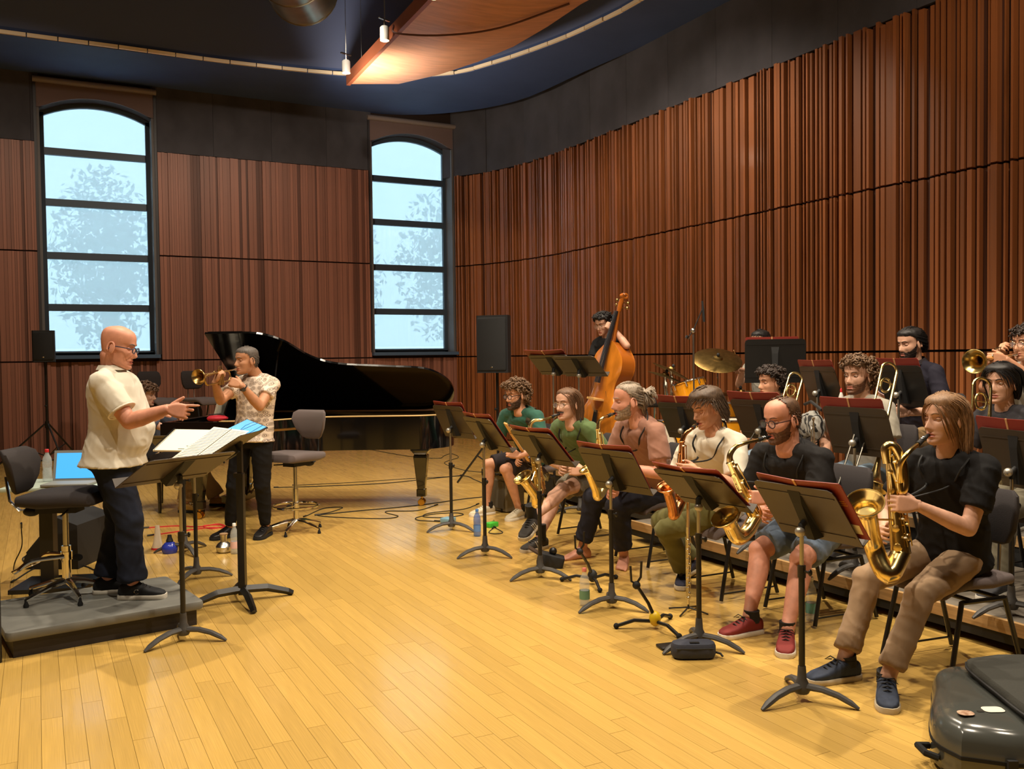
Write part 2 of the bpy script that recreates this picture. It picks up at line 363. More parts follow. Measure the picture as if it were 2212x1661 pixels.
for k, (a, b) in enumerate(WIN):
    e = bpy.data.objects.new('window_%d' % (k+1), None); COL.objects.link(e); e.location = ((a+b)/2, YB, WZ0); struct(e); hw = (b-a)/2; ox, oz = (a+b)/2, WZ0
    yy = .30
    fr = MB()
    for sx in (-1, 1): fr.box((sx*(hw-.035), yy, (WZS-WZ0)/2), (.07, .07, WZS-WZ0))
    fr.box((0, yy, .035), (2*hw, .07, .07))
    ap = [(x_, archz(x_+ox, a, b)-oz) for x_ in np.linspace(-hw, hw, 15)]
    fr.loft([[(x_, yy-.035, z_-.08), (x_, yy+.035, z_-.08), (x_, yy+.035, z_+.02), (x_, yy-.035, z_+.02)] for x_, z_ in ap]); fr.build('window_frame', M_WFRM, e, smooth=False)
    tz = [2.49, 3.34, 4.21, 5.04]
    for z in tz: MB().box((0, yy-.005, z-WZ0), (2*hw-.13, .08, .115)).build('transom', M_WFRM, e, smooth=False)
    edges = [WZ0+.07]+[z for z in tz]+[WZA-.04]
    for z0, z1 in zip(edges[:-1], edges[1:]):
        if z1 > 5.5: MB().prism([(-hw+.07, z0-oz)]+[(hw-.07, z0-oz)]+[(x_*.92, z_-.06) for x_, z_ in ap[::-1]], 0, .006, (0, yy, 0), (1, 0, 0), (0, 0, 1), (0, -1, 0)).build('pane', M_GLASS, e, smooth=False)
        else: MB().box((0, yy, (z0+z1)/2-oz), (2*hw-.14, .006, z1-z0-.08)).build('pane', M_GLASS, e, smooth=False)
    rv = MB()
    for sx in (-1, 1): rv.box((sx*(hw+.02), .17, (WZS-WZ0)/2), (.05, .42, WZS-WZ0))
    rv.build('reveal', M_REV, e, smooth=False)
    MB().box((0, .10, -.03), (2*hw+.1, .5, .06)).build('sill', mat('sill_paint', (70, 92, 118), .4), e, smooth=False)
    jb = MB()
    for sx in (-1, 1): jb.box((sx*(hw+.055), -.03, (6.1-WZ0)/2), (.04, .05, 6.1-WZ0))
    jb.build('guide_rail', mat('rail_dark', (52, 50, 54), .5), e, smooth=False)
    MB().box((0, .365, (6.0+WZ0)/2-oz), (2*hw-.01, .002, 6.0-WZ0)).build('roller_blind', M_BLIND, e, smooth=False)
    hp = MB()
    for i in range(14):
        x0, x1 = -hw-.05+(2*hw+.1)*i/14, -hw-.05+(2*hw+.1)*(i+1)/14; z0, z1 = [archz(min(max(x_, -hw), hw)+ox, a, b)-oz for x_ in (x0, x1)]
        hp.add([(x0, -.035, z0), (x1, -.035, z1), (x1, -.035, 6.1-oz), (x0, -.035, 6.1-oz), (x0, .0, z0), (x1, .0, z1)], [(0, 1, 2, 3), (0, 4, 5, 1)])
    hp.build('arch_panel', mat('arch_panel_fabric', (112, 92, 88), .85), e, smooth=False)
    MB().tube([(-hw-.08, -.06, 6.1-oz), (hw+.08, -.06, 6.1-oz)], .05, 12).build('blind_cassette', mat('cassette', (128, 116, 112), .5), e)
    MB().tube([(-hw+.02, .24, .045), (hw-.02, .24, .045)], .018, 8).build('blind_bottom_bar', M_WFRM, e)
# ================================================================ furniture
def box_bevel(o, w_=.01, seg_=2):
    m = o.modifiers.new('bevel', 'BEVEL'); m.width = w_; m.segments = seg_; m.limit_method = 'ANGLE'; return o
def rbox(c, size, r, rot=None, n=4):                       # block with rounded vertical edges and softened rims
    c = np.array(c, float); R = np.eye(3) if rot is None else rot; rings = []
    e = min(r*.5, size[2]*.3)
    for z, k in ((-size[2]/2, e), (-size[2]/2+e*.3, e*.3), (-size[2]/2+e, 0), (size[2]/2-e, 0), (size[2]/2-e*.3, e*.3), (size[2]/2, e)):
        rings.append([R @ V(p[0], p[1], z)+c for p in rrect(size[0]-2*k, size[1]-2*k, max(r-k, .002), n)])
    return rings
# ---- risers for the brass
M_RTOP = mat('riser_top', (112, 104, 92), .6, var=.15, vscale=6); M_REDGE = mat('riser_edge', (176, 140, 92), .5, var=.2, vscale=6, stretch=(1, .6, 12))
def riser(label, x0, x1, y0, y1, z0, z1):
    t = thing('riser_platform', label, 'riser', ((x0+x1)/2, (y0+y1)/2, z0))
    MB().box((0, 0, (z1-z0)/2+.02), (x1-x0-.02, y1-y0-.02, z1-z0-.05)).build('skirt', M_BLKM, t, smooth=False)
    MB().box((0, 0, z1-z0-.004), (x1-x0-.06, y1-y0-.06, .008)).build('deck', M_RTOP, t, smooth=False)
    MB().box((-(x1-x0)/2+.015, 0, z1-z0-.035), (.03, y1-y0, .07)).build('edge_board', M_REDGE, t, smooth=False)
    MB().box((0, -(y1-y0)/2+.015, z1-z0-.035), (x1-x0, .03, .07)).build('edge_board', M_REDGE, t, smooth=False)
    return t
RH1, RH2 = .17, .36
riser('low wooden riser edged with pale boards under the trombone players', 4.50, 5.72, 1.8, 6.45, 0, RH1)
riser('taller riser platform under the trumpets beside the slatted wall', 5.74, 7.9, 1.8, 6.45, 0, RH2)
riser('riser platform carrying the yellow drum kit and double bass', 5.0, 7.9, 6.47, 9.7, 0, RH2)
# ---- orchestra music stands
M_KNOB = mat('knob_metal', (178, 172, 160), .35, .6)
def music_stand(label, loc, rz, piv, tilt, legrot=0., group=None, inner=True, w_=.50, h_=.335, dark=False, folder=None, name='music_stand', fdx=.03, fdy=.03, lab=False):
    t = thing(name, label, 'music stand', loc, rz, group); ti = math.radians(tilt)
    up = V(-math.sin(ti), 0, math.cos(ti)); nn = V(math.cos(ti), 0, math.sin(ti)); wd = V(0, 1, 0); c = V(.055, 0, piv)+up*.045
    dm = M_BLACK if dark else M_DESK
    ol = [(-w_/2, -h_/2), (w_/2, -h_/2), (w_/2, h_/2-.035), (w_/2-.008, h_/2-.012), (w_/2-.03, h_/2), (-w_/2+.03, h_/2), (-w_/2+.008, h_/2-.012), (-w_/2, h_/2-.035)]
    mb = MB().prism(ol, -.002, .002, c, wd, up, nn)
    for q in (h_/2-.05, -h_/2+.055): mb.box(c+up*q-nn*.003, (.004, w_-.03, .006), np.stack([nn, wd, up], 1))
    mb.build('desk', dm, t, smooth=False)
    MB().box(c-up*(h_/2-.002)+nn*.028, (.058, w_, .003), np.stack([nn, wd, up], 1)).build('lip', dm, t, smooth=False)
    sp = [(-.036, .135), (.036, .135), (.030, -.145), (-.030, -.145)]
    p0 = [c+wd*a+up*b-nn*.003 for a, b in sp]; p1 = [c+wd*a*.75+up*b*(.55 if b > 0 else .85)-nn*(.018 if b > 0 else .05) for a, b in sp]
    MB().add(p0+p1, [(3, 2, 1, 0), (4, 5, 6, 7)]+[(i, (i+1) % 4, 4+(i+1) % 4, 4+i) for i in range(4)]).build('spine', M_BLKM, t, smooth=False)
    k = MB().ell(c-up*.045-nn*.082, .024, n=12, m=8).build('tilt_knob', M_KNOB, t)
    zt = min(.62, piv-.14)
    MB().tube([(0, 0, .05), (0, 0, zt)], .0145, 12).build('outer_tube', M_BLACK, t)
    MB().tube([(0, 0, zt-.02), (0, 0, piv-.02)], .0098, 10).build('inner_tube', M_STEEL if inner else M_BLACK, t)
    mb = MB().tube([(0, 0, zt-.05), (0, 0, zt+.005)], .019, 12); mb.tube([(0, 0, zt-.02), (0, -.045, zt-.02)], .006, 6); mb.ell((0, -.05, zt-.02), (.012, .008, .016)); mb.build('collar', M_BLACK, t)
    MB().tube([(0, 0, piv-.06), (.0, 0, piv-.02), (.03, 0, piv+.0)], .016, 10).build('pivot_head', M_BLKM, t)
    MB().lathe([(.018, .16), (.022, .10), (.034, .075), (.038, .05), (.03, .035)], n=12).build('hub', M_IRON, t)
    for q in range(3):
        a = legrot+q*2*math.pi/3; d = V(math.cos(a), math.sin(a), 0)
        pts = [d*.02+V(0, 0, .068), d*.09+V(0, 0, .066), d*.16+V(0, 0, .05), d*.215+V(0, 0, .026), d*.25+V(0, 0, .006)]
        MB().tube(pts, [.024, .022, .020, .018, .009], 8, flat=.7).build('leg', M_IRON, t)
    if folder:
        cs, sn = math.cos(rz), math.sin(rz); Rz = RZ(rz); base = c+nn*.006+up*fdx+wd*fdy
        f = thing('music_folder', folder, 'folder', np.array(loc)+Rz @ (base-up*.16), rz)
        for sgn in (-1, 1):
            sl_ = unit(wd*sgn+nn*.06); MB().prism([(0, 0), (.245, 0), (.245, .315), (.235, .33), (0, .33)], 0, .004, (0, 0, 0), sl_, up, nn).build('cover', M_RED, f, smooth=False)
            MB().prism([(.012, .01), (.225, .01), (.225, .305), (.012, .305)], .005, .009, (0, 0, 0), sl_, up, nn).build('sheet', M_PAPER, f, smooth=False)
        if lab:
            sl_ = unit(-wd+nn*.06); MB().prism([(.165, .035), (.225, .03), (.228, .085), (.168, .09)], -.0012, -.0004, (0, 0, 0), sl_, up, nn).build('paper_label', mat('cream_label', (226, 214, 184), .7), f, smooth=False)
            g_ = MB()
            for q_ in range(3): g_.prism([(.185+.004*q_, .20+.012*q_), (.225-.003*q_, .20+.012*q_), (.225-.003*q_, .2035+.012*q_), (.185+.004*q_, .2035+.012*q_)], -.0012, -.0004, (0, 0, 0), sl_, up, nn)
            g_.build('gold_print', mat('gold_ink', (196, 140, 40), .5), f, smooth=False)
        MB().box(up*.165-nn*.001, (.005, .012, .335), np.stack([nn, wd, up], 1)).build('spine_strip', mat('folder_crease', (200, 150, 100), .6), f, smooth=False)
    return t
def deg(a): return math.radians(a)
saxst = [('far left, beside the grand piano tail leg', (3.35, 7.65), 9, .96, 26, 1.08), ('in front of the green shirted guitarist', (3.15, 6.53), 1, .94, 36, 1.08),
         ('in front of the crossed bare legs of the long haired player', (3.18, 5.68), 7, .90, 42, 1.08), ('in front of the barefoot saxophonist', (3.18, 4.76), 10, .83, 33, 1.08),
         ('in front of the white shirted saxophonist', (3.16, 3.88), 7, .83, 50, 1.08), ('nearest the camera in front of the baritone saxophone', (3.08, 3.05), 3, .83, 37, 1.08)]
for i, (a, p, rz, pv, ti, lr) in enumerate(saxst):
    music_stand('black orchestra music stand '+a, (p[0], p[1], 0), deg(rz), pv, ti, lr-deg(rz), 'music stands of the saxophone row', folder='maroon folder on the stand '+a.replace('crossed bare legs of the long haired player', 'crossed bare legs'), fdx=.03 if i < 5 else .028, fdy=(.0, 0, 0, .015, .0, -.03)[i], w_=.50 if i < 5 else .47, lab=(i == 5))
bst = [((4.62, 5.87), 1468, 915, 8, 26, 'behind the ponytailed saxophonist'), ((4.62, 4.98), 1655, 915, 6, 28, 'between the white shirted and the bald saxophonist'),
       ((4.60, 4.10), 1840, 940, 2, 20, 'in front of the grey shirted trombonist'), ((4.62, 3.06), 2160, 1000, -14, 16, 'at the right edge in front of the dark shirted trombonist')]
for (p, px, py, rz, ti, a) in bst:
    z = AX(px, py, p[0])[2]-RH1-.02
    music_stand('riser music stand '+a, (p[0], p[1], RH1), deg(rz), max(.6, z+.0), ti, 1.08, 'music stands of the trombone row', folder='maroon folder on the stand '+a, fdx=.055)
for (p, py, rz, ti, a, pv) in (((5.86, 5.62), 0, -12, 20, 'behind the curly haired trombonist', .92), ((5.86, 4.80), 0, -12, 18, 'in front of the navy polo player', .93)):
    music_stand('black music stand on the upper riser '+a, (p[0], p[1], RH2), deg(rz), pv, ti, 1.08, 'music stands of the trumpet row', dark=True, folder='maroon folder on the upper stand '+a, fdx=.05)
q = D(1675, 790, 8.6); music_stand('black music stand hiding the drummer', (q[0], q[1], RH2), deg(50), q[2]-RH2+.0, 8, 2.1, dark=True, w_=.56, h_=.42, folder='maroon folder peeking over the stand that hides the drummer', fdx=.06)
for px, py, d, a in ((1195, 790, 9.4, 'left of the two overlapping desks beside the double bass'), (1250, 793, 9.1, 'right of the two overlapping desks beside the double bass')):
    q = D(px, py, d); music_stand('music stand '+a, (q[0], q[1], 0), deg(25), q[2]-.02, 52, 2.1, 'pair of stands by the double bass', folder=('maroon folder on the left desk beside the double bass' if px < 1200 else None), fdx=.06)
# ---- orchestra chairs
def orch_chair(label, loc, rz, group=None, leg=True, z0=0.):
    t = thing('orchestra_chair', label, 'chair', (loc[0], loc[1], z0), rz, group)      # faces local +x
    rings = []
    for x_, z_, hw_, th in ((-.21, .455, .19, .035), (-.19, .47, .215, .05), (-.05, .462, .225, .055), (.10, .468, .22, .055), (.17, .452, .215, .05), (.215, .42, .20, .04), (.225, .405, .18, .02)):
        rings.append([(x_+(p[1] > 0)*0, p[0], z_+p[1]) for p in rrect(2*hw_, th, th*.45, 3)])
    MB().loft(rings).build('seat', M_CUSH, t)
    rings = []
    for z_, hw_, th in ((.62, .11, .02), (.635, .15, .04), (.70, .19, .045), (.80, .20, .045), (.87, .185, .04), (.895, .15, .02)):
        rings.append([(-.245-.04*(p[0]/.2)**2*-1-(z_-.62)*.12+p[1], p[0], z_) for p in rrect(2*hw_, th, th*.45, 3)])
    MB().loft(rings).build('backrest', M_CUSHD, t)
    for s_ in (-1, 1): MB().tube([(-.10, s_*.05, .42), (-.215, s_*.055, .41), (-.265, s_*.055, .47), (-.27, s_*.055, .66)], .009, 8).build('back_post', M_STEEL, t)
    for s_ in (-1, 1):
        MB().tube([(.14, s_*.21, .385), (-.13, s_*.21, .385)], .0125, 8).build('side_rail', M_BLACK, t)
        MB().tube([(.14, s_*.21, .39), (.225, s_*.225, .012)], .0125, 8).build('leg', M_BLACK, t); MB().tube([(-.13, s_*.21, .39), (-.24, s_*.225, .012)], .0125, 8).build('leg', M_BLACK, t)
        MB().tube([(.215, s_*.223, .055), (-.228, s_*.223, .055)], .006, 6).build('foot_rail', M_BLACK, t)
    for x_ in (.08, -.09): MB().tube([(x_, -.21, .39), (x_, .21, .39)], .011, 8).build('cross_bar', M_BLACK, t)
    MB().box((0, 0, .41), (.2, .16, .035)).build('seat_bracket', M_BLKM, t, smooth=False)
    return t
CH = {}
for nm, (x_, y_), rz, a in (('bari', (4.08, 3.03), 172, 'under the baritone saxophonist nearest the camera'), ('bald', (4.20, 4.02), 175, 'under the bald bearded saxophonist'), ('white', (4.08, 4.72), 178, 'under the white shirted saxophonist'),
                        ('brown', (4.22, 5.70), 178, 'under the barefoot saxophonist'), ('green', (4.30, 6.72), 182, 'under the long haired saxophonist in green'), ('guit', (4.42, 8.05), 185, 'under the guitarist')):
    orch_chair('grey brown orchestra chair '+a, (x_, y_), deg(rz), 'chairs of the saxophone row')
for (x_, y_), rz, z, a in (((5.42, 5.62), 182, RH1, 'under the curly haired trombonist'), ((5.35, 4.60), 182, RH1, 'under the grey shirted trombonist'), ((5.42, 3.45), 178, RH1, 'under the dark shirted trombonist at the right edge'),
                           ((6.32, 4.92), 182, RH2, 'under the navy polo player'), ((6.45, 4.02), 180, RH2, 'under the trumpeter at the right edge')):
    orch_chair('dark orchestra chair on the riser '+a, (x_, y_), deg(rz), 'chairs on the risers', z0=z)
q = D(1448, 800, 10.2); orch_chair('empty grey chair behind the drum kit', (q[0], q[1]), deg(190), z0=RH2)
k = 0
for px in (338, 432):
    for lv in range(2):
        q = D(px, 800, 13.6); k += 1
        orch_chair(('lower' if lv == 0 else 'upper')+' chair of the '+('left' if px < 400 else 'right')+' stack behind the pianist', (q[0]+.03*lv, q[1]), deg(-60), 'stacked chairs by the back wall', z0=.02+.52*lv)
# ---- conductor podium
q = V(.30, 6.0, 0)
pd = thing('conductor_podium', 'grey topped conductor podium with dark sides at the left', 'podium', (.275, 6.0, 0), deg(8.5))
MB().loft(rbox((0, 0, .122), (1.06, .80, .055), .035)).build('top_slab', mat('podium_top', (112, 112, 106), .65, var=.15, vscale=7), pd)
MB().box((0, .0, .049), (.98, .74, .098)).build('skirt', mat('podium_skirt', (38, 31, 28), .6), pd, smooth=False)
MB().tube([(-.565, -.40, 0), (-.56, -.39, 1.0), (-.56, .30, 1.0), (-.56, .36, 0)], .018, 8).build('guard_rail', M_BLACK, pd)
# ---- swivel chairs
def swivel(label, loc, rz, seatz, m, back, name, foot=True, tall=.38):
    t = thing(name, label, 'chair', loc, rz); rings = []          # faces +x
    for x_, z_, hw_, th in ((-.22, 0, .15, .03), (-.21, .0, .19, .06), (-.08, 0, .23, .085), (.10, .005, .22, .085), (.20, -.005, .18, .07), (.225, -.02, .13, .03)):
        rings.append([(x_, p[0], seatz+z_+p[1]) for p in rrect(2*hw_, th, th*.45, 4)])
    MB().loft(rings).build('seat', m, t)
    bz = seatz+back[0]; rings = []
    for u_, hw_, th in ((0, .07, .015), (.02, .11, .03), (.1, .165, .045), (.19, .195, .045), (.25, .185, .04), (.275, .15, .02)):
        rings.append([(-.27+.10*(p[0]/.2)**2-u_*back[1]+p[1], p[0], bz+u_) for p in rrect(2*hw_, th, th*.45, 4)])
    MB().loft(rings).build('backrest', m, t)
    MB().tube([(-.1, 0, seatz-.06), (-.27, 0, seatz-.08), (-.33, 0, seatz-.02), (-.32-.1*back[1], 0, bz+.10)], [.02, .018, .014, .014], 8, flat=.5).build('back_bar', M_STEEL if m is M_CUSHD else M_BLKM, t)
    mb = MB().box((-.03, 0, seatz-.065), (.24, .13, .05)); mb.tube([(.03, 0, seatz-.07), (.06, -.2, seatz-.085)], .006, 6); mb.ell((-.2, .0, seatz-.085), (.05, .045, .03)); mb.build('tilt_mechanism', M_BLKM, t)
    MB().tube([(0, 0, .09), (0, 0, seatz-.30)], .027, 14).build('outer_column', M_CHROME, t); MB().tube([(0, 0, seatz-.32), (0, 0, seatz-.07)], .017, 12).build('gas_column', M_STEEL, t)
    if foot == 'loop':
        lp = [(0, .03, .26), (-.16, .10, .25), (-.23, .13, .20), (-.28, .08, .18), (-.28, -.08, .18), (-.23, -.13, .20), (-.16, -.10, .25), (0, -.03, .26)]; mb = MB().tube(spline(lp, 5), .013, 8); mb.tube([(0, 0, .235), (0, 0, .285)], .034, 12); mb.build('foot_loop', M_CHROME, t); MB().ell((.075, -.02, .25), (.032, .022, .022)).build('ring_knob', M_RUBB, t)
    elif foot:
        mb = MB().torus((.0, 0, .24), .21, .011, n=24); 
        for a in (0, 2.1, 4.2): mb.tube([(0, 0, .24), (.21*math.cos(a), .21*math.sin(a), .24)], .009, 6)
        mb.tube([(0, 0, .215), (0, 0, .265)], .034, 12); mb.build('foot_ring', M_CHROME, t)
        MB().ell((.07, -.02, .235), (.03, .022, .022)).build('ring_knob', M_RUBB, t)
    for q in range(5):
        a = .35+q*2*math.pi/5; d = V(math.cos(a), math.sin(a), 0)
        g = MB().tube([d*.02+V(0, 0, .105), d*.1+V(0, 0, .095), d*.2+V(0, 0, .065), d*.265+V(0, 0, .045)], [.02, .017, .014, .012], 8).build('base_leg', M_CHROME, t)
        MB().lathe([(.014, .0), (.016, .012), (.009, .03), (.008, .05)], base=d*.262, n=10).build('glide', M_RUBB, g)
    return t
q = F(146, 1290, .15); swivel('tall black swivel chair with chrome base on the podium', (q[0], q[1], .15), YAW*-1+deg(3), .62, M_CUSHD, (.03, .30), 'drafting_chair', 'loop')
q = F(640, 1148); swivel('grey swivel stool with chrome base beside the trumpet soloist', (q[0], q[1], 0), deg(215), .70, M_CUSH, (.14, .1), 'swivel_stool')
# ---- grand piano
PRZ = deg(-33); t = thing('grand_piano', 'glossy black grand piano with raised lid and brass casters', 'piano', (1.50, 10.22, 0), PRZ)
side = spline([(0, -.77, 0), (.5, -.77, 0), (.88, -.76, 0), (1.12, -.62, 0), (1.32, -.34, 0), (1.58, -.19, 0), (2.1, -.13, 0), (2.48, -.08, 0), (2.68, .10, 0), (2.74, .36, 0), (2.66, .62, 0), (2.45, .75, 0), (2.1, .77, 0)], 5)
ol = [(p[0], p[1]) for p in side]+[(0, .77)]
def inset(ol, k):
    P = np.array(ol); c = P.mean(0); return [tuple(c+(p-c)*(1-k)) for p in P]
mb = MB(); n = len(ol); inn = inset(ol, .045)
mb.add([(p[0], p[1], .64) for p in ol]+[(p[0], p[1], .985) for p in ol]+[(p[0], p[1], .985) for p in inn]+[(p[0], p[1], .90) for p in inn],
       [(i, (i+1) % n, n+(i+1) % n, n+i) for i in range(n)]+[(n+i, n+(i+1) % n, 2*n+(i+1) % n, 2*n+i) for i in range(n)]+[(2*n+i, 2*n+(i+1) % n, 3*n+(i+1) % n, 3*n+i) for i in range(n)]+[tuple(range(n))[::-1]])
mb.build('case', M_PIANO, t, angle=30)
MB().prism([(p[0], p[1]) for p in inn if p[0] > .38]+[(.38, .7), (.38, -.7)][:0], .88, .905, (0, 0, 0)).build('iron_plate', mat('bronze_plate', (176, 132, 66), .35, .8), t, smooth=False)
MB().tube([(p[0], p[1], .992) for p in ol[6:]], .0075, 6).build('rim_edge', mat('rim_edge_wood', (206, 176, 122), .4), t)
la = deg(34); lex, lez = V(0, -math.cos(la), math.sin(la)), V(0, math.sin(la), math.cos(la))
MB().prism([(.34, 1.54)]+[(p[0], .77-p[1]) for p in ol if p[0] > .40]+[(.34, 0)], 0, .022, (0, .77, 1.0), (1, 0, 0), lex, lez).build('lid', M_PIANO, t, smooth=False)
MB().prism([(.36, 0), (.72, 0), (.72, 1.52), (.36, 1.52)], .024, .044, (0, .77, 1.0), (1, 0, 0), lex, lez).build('front_lid_flap', M_PIANO, t, smooth=False)
MB().tube([(1.05, -.62, .93), (1.0, .77-1.2*math.cos(la), 1.0+1.2*math.sin(la))], .011, 8).build('lid_prop', M_PIANO, t)
MB().box((.17, 0, .715), (.15, 1.22, .03)).build('white_keys', mat('ivory', (232, 226, 210), .3), t, smooth=False)
bk = MB()
for i in range(36): bk.box((.205, -.60+i*.0342+(.006 if i % 5 in (1, 3) else 0), .735), (.085, .011, .014))
bk.build('black_keys', M_PIANO, t, smooth=False)
MB().box((.12, 0, .66), (.32, 1.52, .06)).build('key_bed', M_PIANO, t, smooth=False)
mb = MB()
for s_ in (-1, 1): mb.box((.13, s_*.70, .80), (.30, .14, .33))
mb.build('key_cheeks', M_PIANO, t, smooth=False)
MB().box((.27, 0, .83), (.02, 1.28, .2), RY(.25)).build('fallboard', M_PIANO, t, smooth=False)
MB().box((.50, 0, 1.10), (.015, .78, .26), RY(.35)).build('music_rack', M_PIANO, t, smooth=False)
for (x_, y_) in ((.30, -.62), (.30, .62), (2.40, .25)):
    g = MB(); g.loft([[(x_+p[0], y_+p[1], z_) for p in rrect(a_, a_, .012, 2)] for z_, a_ in ((.66, .20), (.60, .20), (.575, .16), (.55, .13), (.54, .15), (.52, .15), (.18, .085), (.175, .10), (.10, .10))]); g = g.build('leg', M_PIANO, t, smooth=False)
    c_ = MB().tube([(x_, y_, .11), (x_, y_, .05)], .012, 8); 
    for s_ in (-1, 1): c_.lathe([(.034, -.012), (.038, -.006), (.038, .006), (.034, .012)], (x_, y_+s_*.033, .038), (0, 1, 0), 16)
    c_.box((x_, y_, .055), (.03, .07, .02)); c_.build('caster', mat('polished_brass', (214, 170, 84), .15, 1.), g)
ly = MB()
for s_ in (-1, 1): ly.tube([(.48, s_*.10, .66), (.48, s_*.13, .16)], .018, 8)
ly.box((.46, 0, .13), (.22, .40, .07)); ly.tube([(.56, .06, .14), (.85, .14, .64)], .008, 6); ly.tube([(.56, -.06, .14), (.85, -.14, .64)], .008, 6); ly.build('pedal_lyre', M_PIANO, t)
for s_ in (-1, 0, 1): MB().tube([(.42, s_*.07, .09), (.30, s_*.07, .07), (.26, s_*.07, .065)], [.006, .012, .014], 8, flat=.4).build('pedal', mat('polished_brass', (214, 170, 84), .15, 1.), t)
PR = RZ(PRZ); PO = V(1.50, 10.22, 0)
def pl(x_, y_, z_): return PO+PR @ V(x_, y_, z_)
b = thing('piano_bench', 'black padded piano bench half hidden behind the conductor', 'bench', pl(-.42, .0, 0), PRZ)
MB().loft(rbox((0, 0, .47), (.36, .72, .09), .03)).build('cushion', M_BLKM, b)
for sx in (-1, 1):
    for sy in (-1, 1): MB().tube([(sx*.14, sy*.31, .43), (sx*.15, sy*.32, 0)], [.025, .016], 8).build('leg', M_PIANO, b)
for i, (x_, y_, s_, m, lab) in enumerate(((.42, -.30, (.03, .24, .32), M_PAPER, 'white sheet music leaning on the piano rack'), (.40, .12, (.02, .22, .30), mat('grey_score', (150, 156, 160), .6), 'pale grey score standing on the piano rack'))):
    p = pl(x_, y_, 1.0); o = thing('sheet_music', lab, 'sheet music', p, PRZ)
    for j in range(3): MB().box((.004*j, .01*j, .16), (.002, s_[1], s_[2]), RY(.3)).build('page', m, o, smooth=False)
p = pl(.55, -.72, .99); o = thing('red_pouch', 'crumpled red pouch lying on the piano rim', 'pouch', p, PRZ)
MB().loft([[(a_, c_*.09*k_, .03+b_*.03*k_) for c_, b_ in rrect(2, 2, .9, 4)] for a_, k_ in ((-.1, .3), (-.07, .9), (0, 1.05), (.06, .8), (.1, .3))]).build('body', mat('red_cloth', (176, 24, 44), .7, bump=.4, bscale=30), o)
MB().tube([(-.08, -.03, .065), (0, -.01, .07), (.08, -.02, .065)], .005, 6).build('zip', M_BLKM, o)
# ---- loudspeakers on stands
def speaker(label, p, rz, w_, d_, h_, z0, stlabel, r=.55):
    s = thing('speaker_stand', stlabel, 'speaker stand', (p[0], p[1], 0), rz)
    MB().tube([(0, 0, .10), (0, 0, z0)], .0175, 10).build('pole', M_BLACK, s); MB().tube([(0, 0, .62), (0, 0, .72)], .03, 10).build('collar', M_BLACK, s); mb = MB().tube([(0, 0, .95), (.07, 0, .95)], .009, 6); mb.ell((.075, 0, .95), .016); mb.build('knob', M_RUBB, s)
    for q in range(3):
        a = q*2.094+.5; d = V(math.cos(a), math.sin(a), 0); MB().tube([d*.03+V(0, 0, .68), d*r+V(0, 0, .015)], .013, 8).build('leg', M_BLACK, s); MB().tube([d*.02+V(0, 0, .2), d*(r*.5)+V(0, 0, .36)], .009, 6).build('brace', M_BLACK, s)
    t = thing('loudspeaker', label, 'loudspeaker', (p[0], p[1], z0), rz)      # grille faces +x
    ol = [(-d_/2, -w_*.30), (d_*.2, -w_/2), (d_/2-.02, -w_/2), (d_/2, -w_/2+.02), (d_/2, w_/2-.02), (d_/2-.02, w_/2), (d_*.2, w_/2), (-d_/2, w_*.30)]
    MB().prism(ol, 0, h_, (0, 0, 0)).build('cabinet', mat('speaker_shell', (30, 31, 34), .6), t, smooth=False)
    MB().loft([[(d_/2+x_, p_[0]*k_, h_/2+p_[1]*k_) for p_ in rrect(w_-.03, h_-.05, .02, 3)] for x_, k_ in ((-.005, 1), (.008, .99), (.012, .96))]).build('grille', mat('speaker_grille', (22, 23, 25), .75, bump=.5, bscale=400), t)
    MB().ell((d_/2+.012, 0, .07), (.003, .014, .008)).build('badge', M_SILV, t)
    return t
q = D(1073, 740, 11.2); speaker('large black loudspeaker on a pole beside the second window', q, deg(225), .40, .40, .70, q[2]-.37, 'black tripod pole under the large loudspeaker behind the guitarist')
q = D(97, 745, 13.4); speaker('small black loudspeaker at the foot of the first window', q, deg(-100), .30, .30, .46, q[2]-.25, 'black tripod stand under the small loudspeaker at the left', .75)
# ---- ceiling: wooden reflector, spot lamps, duct
M_REF = mat('reflector_wood', (214, 156, 122), .42, var=.15, vscale=2, stretch=(1, 6, 1)); M_REFE = mat('reflector_edge', (150, 84, 56), .5)
ZR = 5.95
A_, B_, C_, D_ = F(752, 182, ZR), F(935, -8, ZR), F(1290, -12, ZR+.2), F(865, 181, ZR)
t = thing('ceiling_reflector', 'curved wooden acoustic reflector hanging under the dark ceiling', 'reflector', A_)
left = [A_+(B_-A_)*k_ for k_ in np.linspace(-.0, 1.25, 9)]
rightp = [V(*p) for p in resamp(spline([A_+V(.02, -.02, 0), D_, F(1000, 145, ZR+.04), F(1130, 90, ZR+.1), C_, C_+(C_-D_)*.30], 6), 9)]
rings = []
for i in range(9):
    a, c_ = left[i], rightp[i]; ring = []
    for k_ in np.linspace(0, 1, 8): ring.append(a+(c_-a)*k_+V(0, 0, -.10*math.sin(math.pi*k_)*min(1, i*.25))-A_)
    ring += [p+V(0, 0, .05) for p in ring[::-1]]; rings.append(ring)
MB().loft(rings).build('panel', M_REF, t)
MB().loft([[p-A_+V(-.03, 0, -.02), p-A_+V(.03, 0, -.02), p-A_+V(.03, 0, .16), p-A_+V(-.03, 0, .16)] for p in left]).build('edge_board', M_REFE, t, smooth=False)
cb = spline([F(850, 55, ZR+.05), F(858, 72, ZR-.10), F(960, 76, ZR-.12), F(1080, 60, ZR-.06), F(1230, 8, ZR+.1)], 6)
MB().tube([p-A_ for p in cb], .014, 6).build('cable', mat('brown_cable', (84, 44, 36), .6), t)
